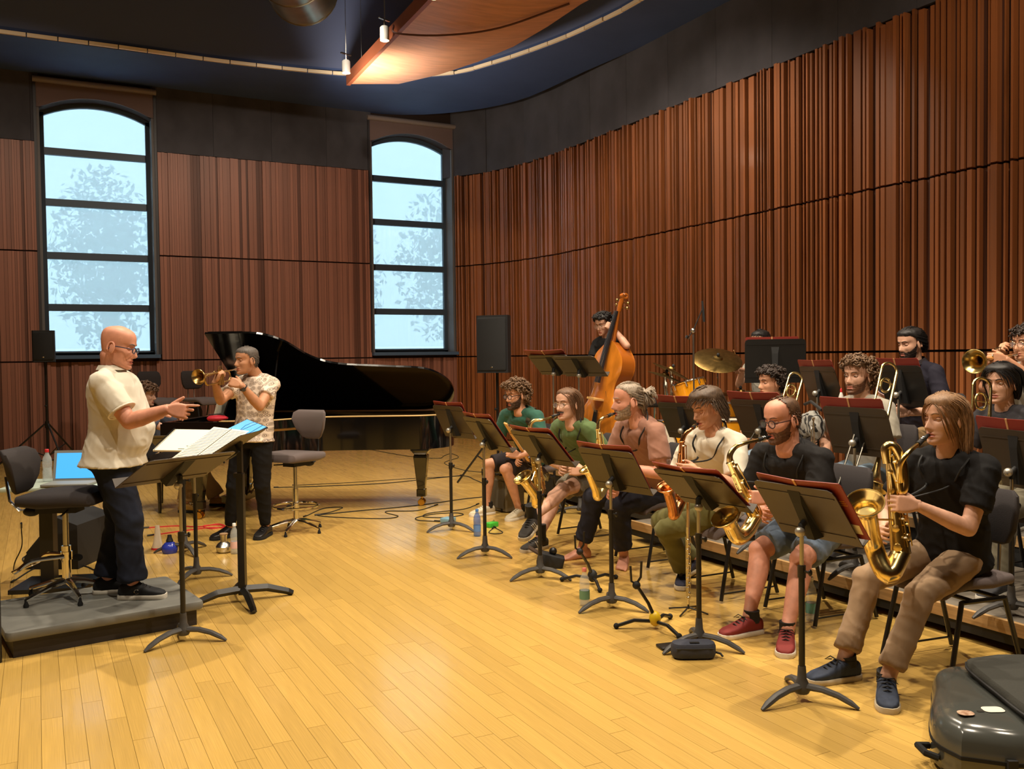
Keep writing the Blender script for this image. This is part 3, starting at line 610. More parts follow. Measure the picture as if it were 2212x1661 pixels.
for i in range(3): p = left[2*i+1]; MB().tube([p-A_+V(.05, 0, .15), p-A_+V(.05, 0, ZC-ZR)], .004, 5).build('suspension_wire', M_STEEL, t)
M_LENS = mat('lamp_lens', (255, 240, 210), .4, emit=(255, 226, 170), estr=22.)
for (px, py, a) in ((748, 158, 'farther'), (831, 88, 'middle'), (937, -4, 'nearest')):
    p = F(px, py, ZR-.12)
    t = thing('ceiling_spotlight', 'small white cylinder spotlight, '+a+' of those along the reflector edge', 'spotlight', p, 0, 'reflector spotlights')
    MB().lathe([(.05, .01), (.062, .0), (.062, .17), (.045, .19)], n=16).build('housing', mat('spot_white', (190, 190, 188), .4), t)
    MB().lathe([(.05, -.002), (.05, .004)], n=16).build('lens', M_LENS, t, smooth=False)
    MB().tube([(0, 0, .18), (0, 0, .27)], .012, 8).build('stem', M_STEEL, t); MB().box((0, 0, .28), (.19, .03, .014), RZ(.4)).build('track_clip', M_STEEL, t, smooth=False); MB().tube([(0, 0, .28), (0, 0, ZC-p[2])], .004, 5).build('suspension_wire', M_STEEL, t)
    lamp('reflector_spot_light', (p[0], p[1], p[2]-.06), (p[0]+.1, p[1]-.1, 0), 70, .04, 120); 
lamp('added_reflector_wash', F(748, 158, ZR-.14)+V(.05, -.05, -.55), D_+V(.5, -.4, .3), 190, .15, 150)  # added light without a fixture, stands in for the spots' glow on the reflector
c_ = F(596, -42, 6.50); t = thing('air_duct', 'silver segmented air duct elbow hanging from the ceiling', 'duct', c_)
dm = mat('galvanised_metal', (178, 170, 150), .30, .9, var=.15, vscale=5); fh = unit(V(FW[0], FW[1], 0)); Rd = .50
pp = [V(0, 0, 1.2), V(0, 0, .95)]+[fh*(.45-.45*math.cos(a_))+V(0, 0, .95-.45*math.sin(a_)) for a_ in np.linspace(.3, 1.5708, 5)]+[fh*.9+V(0, 0, .5), fh*1.6+V(0, 0, .5)]
for i in range(len(pp)-1): MB().tube([pp[i], pp[i+1]], [Rd, Rd], 28).build('duct_section', dm, t, angle=30); MB().torus(pp[i+1], Rd+.003, .012, pp[i+1]-pp[i], 28, 5).build('flange', dm, t)
# ================================================================ people
def remesh(mb, vox, sm=2, fac=.5):
    me = bpy.data.meshes.new('tmp'); me.from_pydata(mb.v, [], mb.f); me.update()
    o = bpy.data.objects.new('tmp', me); COL.objects.link(o)
    m = o.modifiers.new('r', 'REMESH'); m.mode = 'VOXEL'; m.voxel_size = vox
    if sm: k = o.modifiers.new('s', 'SMOOTH'); k.factor = fac; k.iterations = sm
    ev = o.evaluated_get(bpy.context.evaluated_depsgraph_get()); e = ev.to_mesh()
    n = len(e.vertices); co = np.empty(n*3); e.vertices.foreach_get('co', co); co = co.reshape(-1, 3)
    no = np.empty(n*3); e.vertices.foreach_get('normal', no); no = no.reshape(-1, 3)
    fs = [tuple(p.vertices) for p in e.polygons]
    ev.to_mesh_clear(); bpy.data.objects.remove(o); bpy.data.meshes.remove(me)
    return co, fs, no
def mesh_obj(name, vs, fs, mats, parent, mi=None):
    me = bpy.data.meshes.new(name); me.from_pydata([tuple(map(float, p)) for p in vs], [], fs); me.update()
    mats = mats if isinstance(mats, (list, tuple)) else [mats]
    for x in mats: me.materials.append(x)
    if mi is not None: me.polygons.foreach_set('material_index', mi)
    me.polygons.foreach_set('use_smooth', [True]*len(me.polygons))
    o = bpy.data.objects.new(name, me); COL.objects.link(o); o.parent = parent; return o
def wrinkle(co, no, amp, fr, seed):
    out = co.copy(); amp *= .62; fr *= 1.55
    for i in range(len(co)):
        p = co[i]*fr; v = mnoise.noise(Vector((p[0]+seed, p[1], p[2]*.6)))+.5*mnoise.noise(Vector((p[0]*2.3, p[1]*2.3+seed, p[2]*1.2)))
        w_ = 1-abs(mnoise.noise(Vector((p[0]*.8+p[2]*.9, p[1]*.8-p[2]*.5+seed, p[2]*.35))))*2.2
        out[i] += no[i]*(v*amp*.7+max(0, w_)**2*amp*.9)
    return out
HT = np.array([(-.121, .010, .070, .045), (-.117, .024, .080, .020), (-.108, .036, .086, -.010), (-.095, .046, .087, -.040), (-.078, .0535, .0855, -.058), (-.055, .0605, .085, -.072), (-.03, .066, .084, -.083), (0, .0705, .081, -.092),
               (.025, .0735, .087, -.098), (.05, .0755, .0865, -.100), (.072, .0735, .080, -.096), (.090, .066, .068, -.084), (.102, .053, .050, -.066), (.110, .034, .028, -.042), (.1135, .012, .008, -.02)])
def gs(x, c, s_): return np.exp(-((x-c)/s_)**2)
def head_grid(hp):
    zs = np.concatenate([np.linspace(-.121, -.10, 7)[:-1], np.linspace(-.10, .03, 40)[:-1], np.linspace(.03, .1135, 16)]); nt = 64
    u = np.linspace(-1, 1, nt+1)[:-1]; th = np.pi*np.sign(u)*np.abs(u)**1.22
    hw = np.interp(zs, HT[:, 0], HT[:, 1]); fr = np.interp(zs, HT[:, 0], HT[:, 2]); bk = np.interp(zs, HT[:, 0], HT[:, 3])
    for a in (hw, fr, bk):
        for _ in range(3): a[1:-1] = (a[:-2]+2*a[1:-1]+a[2:])/4
    Z = np.repeat(zs[:, None], nt, 1); T = np.repeat(th[None, :], len(zs), 0)
    c, s_ = np.cos(T), np.sin(T); ex = 2/2.35
    X = ((fr+bk)/2)[:, None]+((fr-bk)/2)[:, None]*np.sign(c)*np.abs(c)**ex; Y = hw[:, None]*np.sign(s_)*np.abs(s_)**ex
    jaw = hp.get('jaw', 1.); Y *= np.where(Z < -.04, 1+(jaw-1)*np.clip((-.04-Z)/.05, 0, 1), 1)
    fm = np.clip((c-.15)/.4, 0, 1); ay = np.abs(Y); nose = hp.get('nose', 1.)
    na = np.interp(Z, [-.060, -.054, -.047, -.038, -.02, .0, .018], [0, .004, .020, .029, .021, .011, .001]); nw = np.interp(Z, [-.05, -.035, 0, .02], [.0150, .0125, .0085, .012])
    X += fm*nose*na*np.exp(-(Y/nw)**2)
    X += fm*(-.0125*gs(ay, .031, .017)*gs(Z, .001, .013)+.0055*gs(ay, .026, .022)*gs(Z, .024, .010)+.005*gs(ay, .046, .018)*gs(Z, -.030, .020))
    X += fm*(.0075*gs(ay, 0, .022)*gs(Z, -.0665, .006)+.0085*gs(ay, 0, .020)*gs(Z, -.0805, .0065)-.0055*gs(ay, 0, .026)*gs(Z, -.0735, .0026)-.004*gs(ay, 0, .03)*gs(Z, -.091, .006)+.007*gs(ay, 0, .020)*gs(Z, -.108, .012))
    X += fm*(-.004*gs(ay, .036, .012)*gs(Z, -.06, .02))
    Y += np.sign(Y)*(.003*gs(Z, -.03, .02)*gs(X, .045, .02)-.005*gs(Z, .012, .016)*gs(X, .055, .02))
    P = np.stack([X, Y, Z], -1); P = P*hp.get('size', 1.)
    vs = [V(*P[0, :, :].mean(0))]+[p for r in P for p in r]+[V(*P[-1, :, :].mean(0))+V(0, 0, .001)]
    fs = []; n = len(zs)
    for i in range(n-1):
        for j in range(nt): a = 1+i*nt+j; b = 1+i*nt+(j+1) % nt; fs.append((a, b, b+nt, a+nt))
    for j in range(nt): fs.append((0, 1+(j+1) % nt, 1+j)); o = 1+(n-1)*nt; fs.append((o+j, o+(j+1) % nt, len(vs)-1))
    return np.array(vs), fs
HX = [-.11, -.06, -.03, .0, .012, .03, .05, .07, .09]
HLN = {'normal': [-.075, -.065, -.03, .0, .028, .05, .060, .062, .066], 'receding': [-.07, -.06, -.03, .005, .03, .06, .075, .085, .09], 'crown': [-.07, -.06, -.03, .01, .05, .15, .2, .2, .2], 'low': [-.085, -.075, -.045, -.01, .02, .042, .05, .050, .052]}
def push_out(p, off=.006):
    c = V(-.006, 0, .012); r = V(.095+off, .076+off, .104+off); d = (p-c)/r; L = np.linalg.norm(d)
    return c+(p-c)/L if L < 1 else p
def hair_mesh(hv, hf, H, rng):
    mb = MB(); line = np.array(HLN[H.get('line', 'normal')])+H.get('dl', 0); zz = np.interp(hv[:, 0], HX, line)
    scalp = hv[:, 2] > zz; th = H.get('thick', .010)
    nrm = hv-V(-.006, 0, .0); nrm[:, 2] *= .8; nrm /= np.linalg.norm(nrm, axis=1)[:, None]
    off = np.clip((hv[:, 2]-zz)/.02, 0, 1)*th; cap = hv+nrm*(off[:, None]+.0008)
    amp = H.get('lump', .003)
    for i in np.where(scalp)[0]: cap[i] += nrm[i]*amp*mnoise.noise(Vector(hv[i]*H.get('lfreq', 60)))
    keep = [f for f in hf if all(scalp[i] for i in f)]; mb.add(cap, keep)
    ids = np.where(scalp & (hv[:, 2] > zz+.004))[0]; st = H['style']
    for _ in range(H.get('n', 150)):
        i = int(rng.choice(ids)); p = cap[i].copy()-nrm[i]*.004; g = nrm[i]; w0 = H.get('w', .007); pts = [p]; L = H.get('len', .04)*rng.uniform(.7, 1.25); k = 9 if st == 'long' else 6
        part = H.get('part', 0.)
        side = 1 if (p[1] > part or (abs(p[1]-part) < .004 and rng.random() < .5)) else -1
        if st == 'curly':
            ax = unit(g+V(*(rng.uniform(-.8, .8) for _ in range(3)))); e1 = unit(np.cross(ax, V(.3, .5, .8))); e2 = np.cross(ax, e1); R = H.get('R', .010)*rng.uniform(.6, 1.2); ph = rng.uniform(0, 6.28); turns = rng.uniform(1., 1.7)
            for q in range(1, 9):
                t = q/8; pts.append(p+ax*L*t+e1*R*(math.cos(ph+t*turns*6.28)-math.cos(ph))+e2*R*(math.sin(ph+t*turns*6.28)-math.sin(ph))+V(0, 0, -.3*L*t*t))
            mb.tube(pts, [w0*.9]+[w0]*6+[w0*.8, w0*.3], 5); continue
        d = None
        for q in range(k):
            if st == 'short': d = unit(g*.12+V(.5*H.get('fw', -.3), 0, -.5)+V(*(rng.uniform(-.3, .3) for _ in range(3))))
            elif st == 'back': d = unit(V(-1, .05*side, -.35)+g*.02) if pts[-1][0] > -.07 else unit(V(-.3, -.4*np.sign(pts[-1][1]), -.9))
            elif st == 'fringe': d = unit(V(.25, -.45, -.75)+g*.04) if (p[0] > -.02 and p[2] > .055) else unit(V(-.15, .15*side, -1)+g*.05)
            else:                                             # long hair falling from a parting
                t = q/k; pc = pts[-1]; top_ = max(0., min(1., (pc[2]-.03)/.07)); fb = max(0., min(1., (pc[0]+.035)/.05)); d = unit(V(-.55*fb+H.get('swp', -.05)*(pc[2] > -.05), side*(.7*top_)-(.10*np.sign(pc[1]) if pc[2] < -.03 else 0), -.42-.75*(1-top_))+V(rng.uniform(-.07, .07), rng.uniform(-.07, .07), 0)+V(0, H.get('wave', 0)*math.sin(q*1.7+p[0]*40), 0))
            nx = pts[-1]+d*(L/k); nx = push_out(nx, max(.006, th)+.001+.004*rng.random())
            if nx[2] < H.get('zmin', -9): break
            pts.append(nx)
        k = len(pts)-1
        if k < 2: continue
        r = [w0*.8]+[w0]*(k-2)+[w0*.8, w0*.25]; mb.tube(pts, [(a*.55, a) for a in r], 5)
    return mb
def hand_prims(mb, w_, d, n_, side, s=1., curl=.4, spread=.06, thumb=.6, curls=None):
    d = unit(d); n_ = unit(np.array(n_)-d*np.dot(n_, d)); lat = np.cross(d, n_)*(1 if side == 'L' else -1)   # lat points to the thumb
    R = np.stack([d, lat, n_], 1); s_ = s
    mb.loft([[w_+R @ (V(x_, p[0], p[1])*s_) for p in rrect(2*a, 2*b, b*.9, 4)] for x_, a, b in ((-.012, .026, .019), (.01, .028, .019), (.035, .037, .0165), (.065, .041, .0145), (.088, .039, .0125), (.096, .034, .009))])
    mb.ell(w_+R @ (V(.035, .022, -.006)*s_), (.03*s_, .018*s_, .016*s_), R)
    for q, (ln, ly) in enumerate(((.070, .030), (.079, .0105), (.074, -.0095), (.058, -.0285))):
        c_ = (curls[q] if curls else curl); a = 0.; p = w_+R @ (V(.088, ly, .0)*s_); pts = [p-R @ (V(.02, 0, 0)*s_), p]; sp = spread*(1.5-q)
        for j, (fr_, ca) in enumerate(((.45, 1.0), (.30, 1.25), (.25, .8))):
            a += c_*ca*1.25; v = V(math.cos(a)*math.cos(sp), math.sin(sp), -math.sin(a)); p = p+R @ (v*ln*fr_*s_); pts.append(p)
        r = .0088-.0007*abs(q-1); mb.tube(pts, [r*s_, r*1.05*s_, r*s_, r*.9*s_, r*.72*s_], 8); mb.ell(pts[-1], r*.74*s_, n=8, m=6)
    p = w_+R @ (V(.022, .030, -.004)*s_); a = .75; pts = [w_+R @ (V(.012, .014, -.004)*s_), p]
    for j, ln in enumerate((.036, .028)): v = V(math.cos(a), math.sin(a)*(1-.35*thumb), -.55*thumb); p = p+R @ (unit(v)*ln*s_); pts.append(p); a -= .5*thumb
    mb.tube(pts, [.013*s_, .0125*s_, .0105*s_, .0078*s_], 8); mb.ell(pts[-1], .008*s_, n=8, m=6)
def ik(a, t, l1, l2, pole):
    a = np.array(a, float); t = np.array(t, float); d = t-a; L = np.linalg.norm(d)
    if L > (l1+l2)*.995: k = L/((l1+l2)*.995); l1 *= k; l2 *= k
    x_ = (l1*l1-l2*l2+L*L)/(2*L); h_ = math.sqrt(max(l1*l1-x_*x_, 0)); u_ = d/L; p = np.array(pole, float); p = unit(p-u_*np.dot(p, u_)); return a+u_*x_+p*h_
SKIN = {}
def skin(name, rgb): return mat('skin_'+name, rgb, .5, var=.10, vscale=25, spec=.4)
M_EYE = mat('eye_white', (226, 218, 208), .3); M_IRIS = mat('eye_iris', (40, 26, 18), .25); M_LENSG = mat('spectacle_lens', (235, 240, 245), .05, alpha=.13)
def shoe(p, ankle, yaw, S, s, pitch=0.):
    R = RZ(yaw) @ RY(pitch); k = 1.0*s; o = np.array(ankle, float)-V(0, 0, .085*s)
    if pitch: o = np.array(ankle, float)-R @ V(0, 0, .085*s)
    tf = lambda v: o+R @ (V(*v)*k)
    t = S; up_ = [(-.085, .020, .03, .062), (-.074, .033, .02, .088), (-.045, .038, .018, .102), (-.01, .040, .018, .105), (.03, .041, .018, .100), (.07, .044, .018, .080), (.11, .048, .018, .062), (.15, .046, .018, .052), (.178, .036, .018, .043), (.192, .018, .02, .034)]
    mb = MB().loft([[tf((x_, q[0], (z0+z1)/2+q[1])) for q in rrect(2*h_, z1-z0, min(h_, (z1-z0)/2)*.75, 4)] for x_, h_, z0, z1 in up_])
    e = mb.build('shoe', t['up'], p, angle=70)
    so = MB().loft([[tf((x_*1.03, y_*1.06*k2, z_)) for x_, y_ in [(q[0], q[1]) for q in up_]+[(q[0], -q[1]) for q in up_[::-1]]] for z_, k2 in ((0, .96), (.006, 1.05), (.022, 1.06), (.028, 1.0))]); so.build('sole', t['sole'], e, angle=50)
    lc = MB()
    for x_, z_ in ((.035, .1), (.055, .091), (.075, .081), (.095, .07)): lc.tube([tf((x_, -.026, z_-.008)), tf((x_+.004, 0, z_+.004)), tf((x_, .026, z_-.008))], .0035*s, 5)
    if t.get('bow', True):
        for sg in (-1, 1): lc.tube([tf((.04, 0, .104)), tf((.05, sg*.03, .112)), tf((.07, sg*.045, .095)), tf((.05, sg*.02, .1))], .003*s, 5)
    lc.build('laces', t.get('lace', M_BLKM), e)
    if t.get('stripe'):
        for sg in (-1, 1):
            for x_ in (.02, .042, .064): MB().tube([tf((x_+.02, sg*.040, .080)), tf((x_+.008, sg*.0455, .055)), tf((x_-.006, sg*.0455, .032))], .005*s, 5, flat=.6).build('side_stripe', t['stripe'], e)
    if t.get('sock'): MB().tube([tf((-.025, 0, .07)), tf((-.02, 0, .12)), tf((-.02, 0, t.get('sockh', .14)))], [.043*s, .042*s, .044*s], 12).build('sock', t['sock'], p)
def bare_foot(mb, ankle, yaw, s):
    R = RZ(yaw); o = np.array(ankle, float)-V(0, 0, .08*s); tf = lambda v: o+R @ (V(*v)*s)
    mb.loft([[tf((x_, q[0], z1/2+q[1])) for q in rrect(2*h_, z1, min(h_, z1/2)*.8, 4)] for x_, h_, z1 in ((-.07, .02, .05), (-.055, .031, .075), (-.02, .035, .095), (.03, .036, .085), (.08, .042, .055), (.125, .045, .034), (.145, .04, .026))])
    for i, y_ in enumerate((.032, .012, -.005, -.02, -.033)): mb.tube([tf((.13, y_, .016)), tf((.178-.012*i*(.7+.1*i), y_, .012))], [.012*s, (.011 if i == 0 else .008)*s], 8); mb.ell(tf((.178-.012*i*(.7+.1*i), y_, .012)), (.011 if i == 0 else .008)*s, n=8, m=6)
def person(label, S):
    s = S.get('s', 1.); hip = np.array(S['hip'], float); neck = np.array(S['neck'], float); yaw = S['yaw']; rng = random.Random(S.get('seed', 1))
    fwd = V(math.cos(yaw), math.sin(yaw), 0); lat0 = V(-math.sin(yaw), math.cos(yaw), 0)
    syaw = S.get('syaw', yaw); latS = V(-math.sin(syaw), math.cos(syaw), 0); fS = V(math.cos(syaw), math.sin(syaw), 0)
    base = V(hip[0], hip[1], S.get('floor', 0.)); P = thing('person', label, 'person', base); SK = skin(*S['skin']); bw = S.get('bw', 1.); belly = S.get('belly', 0.)
    upv = unit(neck-hip); L = np.linalg.norm(neck-hip); bend = S.get('bend', .02)
    def fr_at(t):
        k = np.clip(t, 0, 1); la = unit(lat0*(1-k)+latS*k); f_ = unit(np.cross(la, upv)); return la, -f_ if np.dot(f_, fwd) < 0 else f_
    def ring(t, a, f_, b, g=0., n=24, g2=1.):
        la, fo = fr_at(t); c = hip+(neck-hip)*t-fo*bend*math.sin(math.pi*np.clip(t, 0, 1)); out = []
        for j in range(n):
            an = 2*math.pi*j/n; co, si = math.cos(an), math.sin(an); ex = 2/2.4; A = (a*s*bw+g)*g2; B = ((f_ if si > 0 else b)*s*bw+g)*g2
            out.append(c+la*A*np.sign(co)*abs(co)**ex+fo*B*np.sign(si)*abs(si)**ex)
        return out
    bl = lambda t: belly*math.exp(-((t-.32)/.28)**2)
    TR = [(-.16, .10, .07, .08), (-.10, .15, .10, .11), (0, .170, .115, .125), (.15, .165, .112, .115), (.35, .152, .105, .098), (.55, .158, .112, .10), (.72, .168, .120, .108), (.84, .166, .114, .102), (.92, .140, .100, .092), (.98, .085, .074, .072), (1.03, .056, .053, .055)]
    sh = {'L': neck+latS*.172*s*bw-upv*.055*s, 'R': neck-latS*.172*s*bw-upv*.055*s}
    for k_ in 'LR': sh[k_] = sh[k_]+np.array(S.get('shl'+k_, (0, 0, 0)))
    hj = {'L': hip+lat0*.09*s, 'R': hip-lat0*.09*s}
    # head frame
    hy, hpz, hr = S['hyaw'], S.get('hpit', 0.), S.get('hrol', 0.); Rh = RZ(hy) @ RY(hpz) @ RX(hr); hc = np.array(S['head'], float); hs = S.get('hs', 1.)*s
    toH = lambda v: hc+Rh @ (np.array(v)*hs)
    # limbs
    el, kn = {}, {}
    mb = MB(); mb.loft([ring(t, a, f_+bl(t)/max(bw, .01), b, -.012 if .1 < t < .99 else 0.) for t, a, f_, b in TR])
    nb = toH((-.03, 0, -.055)); mb.tube([neck-upv*.05*s, neck+upv*.015*s, (neck+nb)/2+V(0, 0, .01), nb, toH((-.025, 0, .0))], [.066*s, .058*s*S.get('nk', 1), .054*s*S.get('nk', 1), .054*s*S.get('nk', 1), .05*s], 14)
    tk = {k_: V(0, 0, 0) for k_ in 'LR'}
    for k_ in 'LR':
        sg = 1 if k_ == 'L' else -1; la = latS*sg
        mb.tube([neck+upv*.01*s, neck*.5+sh[k_]*.5+upv*.012*s, sh[k_]+upv*.0*s], [.034*s, .038*s, .045*s], 10); mb.ell(sh[k_]-upv*.01, .054*s*max(1, bw*.95), n=14, m=10)
        A = S['arm'+k_]; wpos = np.array(A['w'], float); el[k_] = ik(sh[k_], wpos, .295*s, .255*s, A.get('pole', la*.6+V(0, 0, -1))); aw = S.get('aw', 1.)*s
        e = el[k_]; mb.tube([sh[k_], sh[k_]*.6+e*.4, e], [.050*aw, .046*aw, .039*aw], 12); mb.ell(e, .039*aw, n=12, m=8); mb.tube([e, e*.7+wpos*.3, e*.3+wpos*.7, wpos, wpos+unit(A['d'])*.012], [.039*aw, .042*aw, .033*aw, .0265*aw, .026*aw], 12)
        G = S['leg'+k_]; an = np.array(G['a'], float); lf = max(1., np.linalg.norm(an-hj[k_])*1.008/(.85*s)) if not S.get('stand') else np.linalg.norm(an-hj[k_])*1.008/(.85*s); kn[k_] = ik(hj[k_], an, .43*s*lf, .42*s*lf, G.get('pole', fwd+V(0, 0, .3))); k2 = kn[k_]; lw = S.get('lw', 1.)*s
        mb.tube([hj[k_], hj[k_]*.5+k2*.5, k2], [.082*lw, .076*lw, .056*lw], 14); mb.ell(k2+(fwd*.012)*s, .055*lw, n=12, m=8)
        ca = unit(k2*.5+hj[k_]*0+an*.5-hj[k_]); bk_ = -fwd; mb.tube([k2, k2*.75+an*.25+bk_*.012*s, k2*.6+an*.4+bk_*.010*s, k2*.2+an*.8, an], [.054*lw, .057*lw, .054*lw, .036*lw, .036*lw], 14)
        if S.get('bare'): bare_foot(mb, an, G.get('yaw', yaw), s)
        else: mb.ell(an-V(0, 0, .03*s), .04*s, n=10, m=6)
    co, fs, no = remesh(mb, S.get('vox', .010)); vs = [co]; FS = list(fs); off = len(co); mi = [0]*len(fs)
    hb = MB()
    for k_ in 'LR':
        A = S['arm'+k_]
        if A.get('skip'): continue
        hand_prims(hb, np.array(A['w'], float), A['d'], A['n'], k_, s*A.get('hs', 1.0), A.get('curl', .45), A.get('spread', .06), A.get('thumb', .6), A.get('curls'))
    if hb.v:
        c2, f2, n2 = remesh(hb, S.get('hvox', .0042), 1); vs.append(c2); FS += [tuple(i+off for i in f) for f in f2]; off += len(c2); mi += [0]*len(f2)
    hv, hf = head_grid(S); hw_ = np.array([toH(p) for p in hv]); vs.append(hw_); z = S.get('size', 1.)
    for f in hf:
        c = hv[list(f)].mean(0); FS.append(tuple(i+off for i in f)); mi.append(1 if (c[0] > .07 and abs(c[1]) < .024-max(0, abs(c[2]+.0735)-.004)*1.4 and -.086 < c[2] < -.062) else 0)
    off += len(hv)
    eb = MB()
    for sg in (-1, 1):                                             # ears
        Re = RZ(sg*.35) @ RX(sg*.1); c = V(-.008, sg*.074, -.012); pts = []
        for q in range(11): a = -1.9+q*.42; pts.append(c+Re @ V(.019*math.cos(a+1.6)*(1 if a < 1 else .9)-.004, sg*(.010+.004*math.sin(a)), .031*math.sin(a+1.6)))
        eb.tube(pts, [.004, .005]+[.0055]*7+[.006, .007], 7); eb.ell(c+V(.0, sg*.006, -.0), (.019, .007, .031), Re, 12, 8)
    vs.append(np.array([toH(p) for p in eb.v])); FS += [tuple(i+off for i in f) for f in eb.f]; mi += [0]*len(eb.f)
    lip = mat('lip_'+S['skin'][0], tuple(int(c*k) for c, k in zip(S['skin'][1], (.86, .66, .66))), .4)
    mesh_obj('body', np.concatenate(vs)-base, FS, [SK, lip], P, mi)
    # eyes, brows
    op = S.get('eye', .5)
    for sg in (-1, 1):
        c = V(.0625, sg*.031, .001); R = .0125; gz = unit(V(1, S.get('gaze', 0), -.15-.3*(1-op)))
        ev = MB().ell([0, 0, 0], R, n=14, m=10); ob = MB(); ob.v = [tuple(toH(V(*p)+c)-base) for p in ev.v]; ob.f = ev.f; ob.m = ev.m; e = ob.build('eye', M_EYE, P)
        ir = MB().lathe([(.0001, .0128), (.003, .0126), (.0056, .0116), (.0056, .010)], (0, 0, 0), gz, 12); ob = MB(); ob.v = [tuple(toH(V(*p)+c)-base) for p in ir.v]; ob.f = ir.f; ob.m = ir.m; ob.build('iris', M_IRIS, e)
        ld = MB(); Rl = R*1.12
        for lo, hi, in ((math.radians(-8+38*op), math.radians(100)), (math.radians(-100), math.radians(-14-20*op))):
            rg = []
            for q in range(6):
                ph = lo+(hi-lo)*q/5; rg.append([toH(c+V(Rl*math.cos(ph)*math.cos(a), Rl*math.sin(a)*1.12*math.cos(ph*.3), Rl*math.sin(ph)*math.cos(a)*1.0))-base for a in np.linspace(-1.45, 1.45, 9)])
            o_ = len(ld.v); ld.add([p for r_ in rg for p in r_], [(i*9+j, i*9+j+1, (i+1)*9+j+1, (i+1)*9+j) for i in range(5) for j in range(8)])
        ld.build('eyelid', SK, e)
        br = [V(.083-.0*q, sg*(.013+.0), .0) for q in ()]
        pts = [V(.0885, sg*.012, .020), V(.087, sg*.024, .0255), V(.080, sg*.037, .0265), V(.070, sg*.048, .021)]; MB().tube([toH(p)-base for p in spline(pts, 3)], [.002*hs]+[.0034*hs]*7+[.002*hs, .001*hs], 6).build('eyebrow', S.get('brow', S.get('hairmat', M_BLKM)), P)
    H = S.get('hair')
    if H:
        hm = hair_mesh(hv, hf, H, rng); hm.v = [tuple(toH(p)-base) for p in hm.v]; hm.build('hair', S['hairmat'], P, angle=80)
        if H.get('tail'):
            tb = MB()
            for _ in range(60):
                c0 = V(-.105, 0, .035); a_ = V(*(rng.uniform(-1, 1) for _ in range(3))); p1 = c0+V(-.03, 0, .0)+unit(a_)*.028; p2 = p1+unit(a_+V(-.5, 0, -.6))*.035; tb.tube([toH(p)-base for p in (c0, p1, p2, p2+V(-.005, 0, -.02))], [.008*hs, .009*hs, .006*hs, .002*hs], 5)
            tb.build('hair_bun', S['hairmat'], P, angle=80)
    B = S.get('beard')
    if B:
        nr = hv-V(.0, 0, -.04); nr /= np.linalg.norm(nr, axis=1)[:, None]
        X_, Y_, Z_ = hv[:, 0], np.abs(hv[:, 1]), hv[:, 2]; top = np.interp(X_, [-.02, .0, .03, .06, .085, .1], [.01, .005, -.03, -.05, -.058, -.058]); m_ = (Z_ < top) & (X_ > np.interp(Z_, [-.12, -.06, -.02], [.0, -.002, -.005]))
        if B == 'moustache': m_ = (Z_ < -.050) & (Z_ > -.0665) & (X_ > .068) & (Y_ < .034)
        else: m_ &= ~((Y_ < .021) & (Z_ > -.086) & (Z_ < -.062) & (X_ > .07)); 
        if B != 'moustache': m_ |= (Z_ < -.051) & (Z_ > -.063) & (X_ > .075) & (Y_ < .032)
        bt = S.get('beardt', .006); cap = hv+nr*(bt*.6)
        for i in np.where(m_)[0]: cap[i] += nr[i]*bt*(.5+mnoise.noise(Vector(hv[i]*140)))
        hf2 = [f for f in hf if all(m_[i] for i in f)]; us = sorted({i for f in hf2 for i in f}); mp = {a: b for b, a in enumerate(us)}
        mesh_obj('beard' if B != 'moustache' else 'moustache', [toH(cap[i])-base for i in us], [tuple(mp[i] for i in f) for f in hf2], S.get('beardmat', S.get('hairmat')), P)
    G = S.get('glasses')
    if G:
        g = MB()
        for sg in (-1, 1):
            c = V(.098, sg*.033, -.006); g.v += []; pts = [c+V(-.004*abs(math.sin(a)) if 0 else -.10*(abs(sg*.033+.023*math.cos(a)*1)-.02)*.35, .0235*math.cos(a), (.020 if G != 'slim' else .015)*math.sin(a)) for a in np.linspace(0, 2*math.pi, 19)]
            g.tube([toH(p)-base for p in pts], .0019*hs if G == 'wire' else .0028*hs, 6)
            g.tube([toH(p)-base for p in (V(.093, sg*.056, .0), V(.080, sg*.070, .002), V(.03, sg*.078, .002), V(-.012, sg*.080, .0), V(-.026, sg*.079, -.02))], .0018*hs if G == 'wire' else .0026*hs, 6)
        g.tube([toH(p)-base for p in (V(.1, .010, .0), V(.106, 0, .004), V(.1, -.010, .0))], .0019*hs, 6); e = g.build('glasses', S.get('gmat', M_BLKM), P)
        for sg in (-1, 1): MB().add([toH(V(.0975-.10*(abs(sg*.033+.0215*math.cos(a))-.02)*.35, sg*.033+.0215*math.cos(a), -.006+.018*math.sin(a)))-base for a in np.linspace(0, 2*math.pi, 17)[:-1]], [tuple(range(16))]).build('lens', M_LENSG, e)
    # clothes
    T = S['shirt']; g = T.get('g', .012); mb = MB(); hem = T.get('hem', -.03)
    rows_ = [(hem, .172+T.get('flare', .01), .118+T.get('flare', .01), .125+T.get('flare', .01))]+[r for r in TR if hem+.05 < r[0] < .93]
    mb.loft([ring(t, a, f_+bl(t)/max(bw, .01), b, g) for t, a, f_, b in rows_]+[ring(.98, .098, .086, .084, g*.9), ring(1.0, .080, .076, .074, g*.7)])
    for k_ in 'LR':
        fr_ = T.get('sl', .62); e = el[k_]; p1 = sh[k_]+(e-sh[k_])*fr_; sr = T.get('sr', .062)*s*S.get('aw', 1.)
        mb.tube([neck+upv*.0, neck*.5+sh[k_]*.5+upv*.014*s, sh[k_]+upv*.004], [.042*s, .050*s, .057*s], 12); mb.ell(sh[k_]-upv*.008, .066*s*max(1, bw*.95), n=16, m=10); mb.tube([sh[k_], sh[k_]*.5+p1*.5, p1], [.063*s, sr*1.0, sr*1.03], 16)
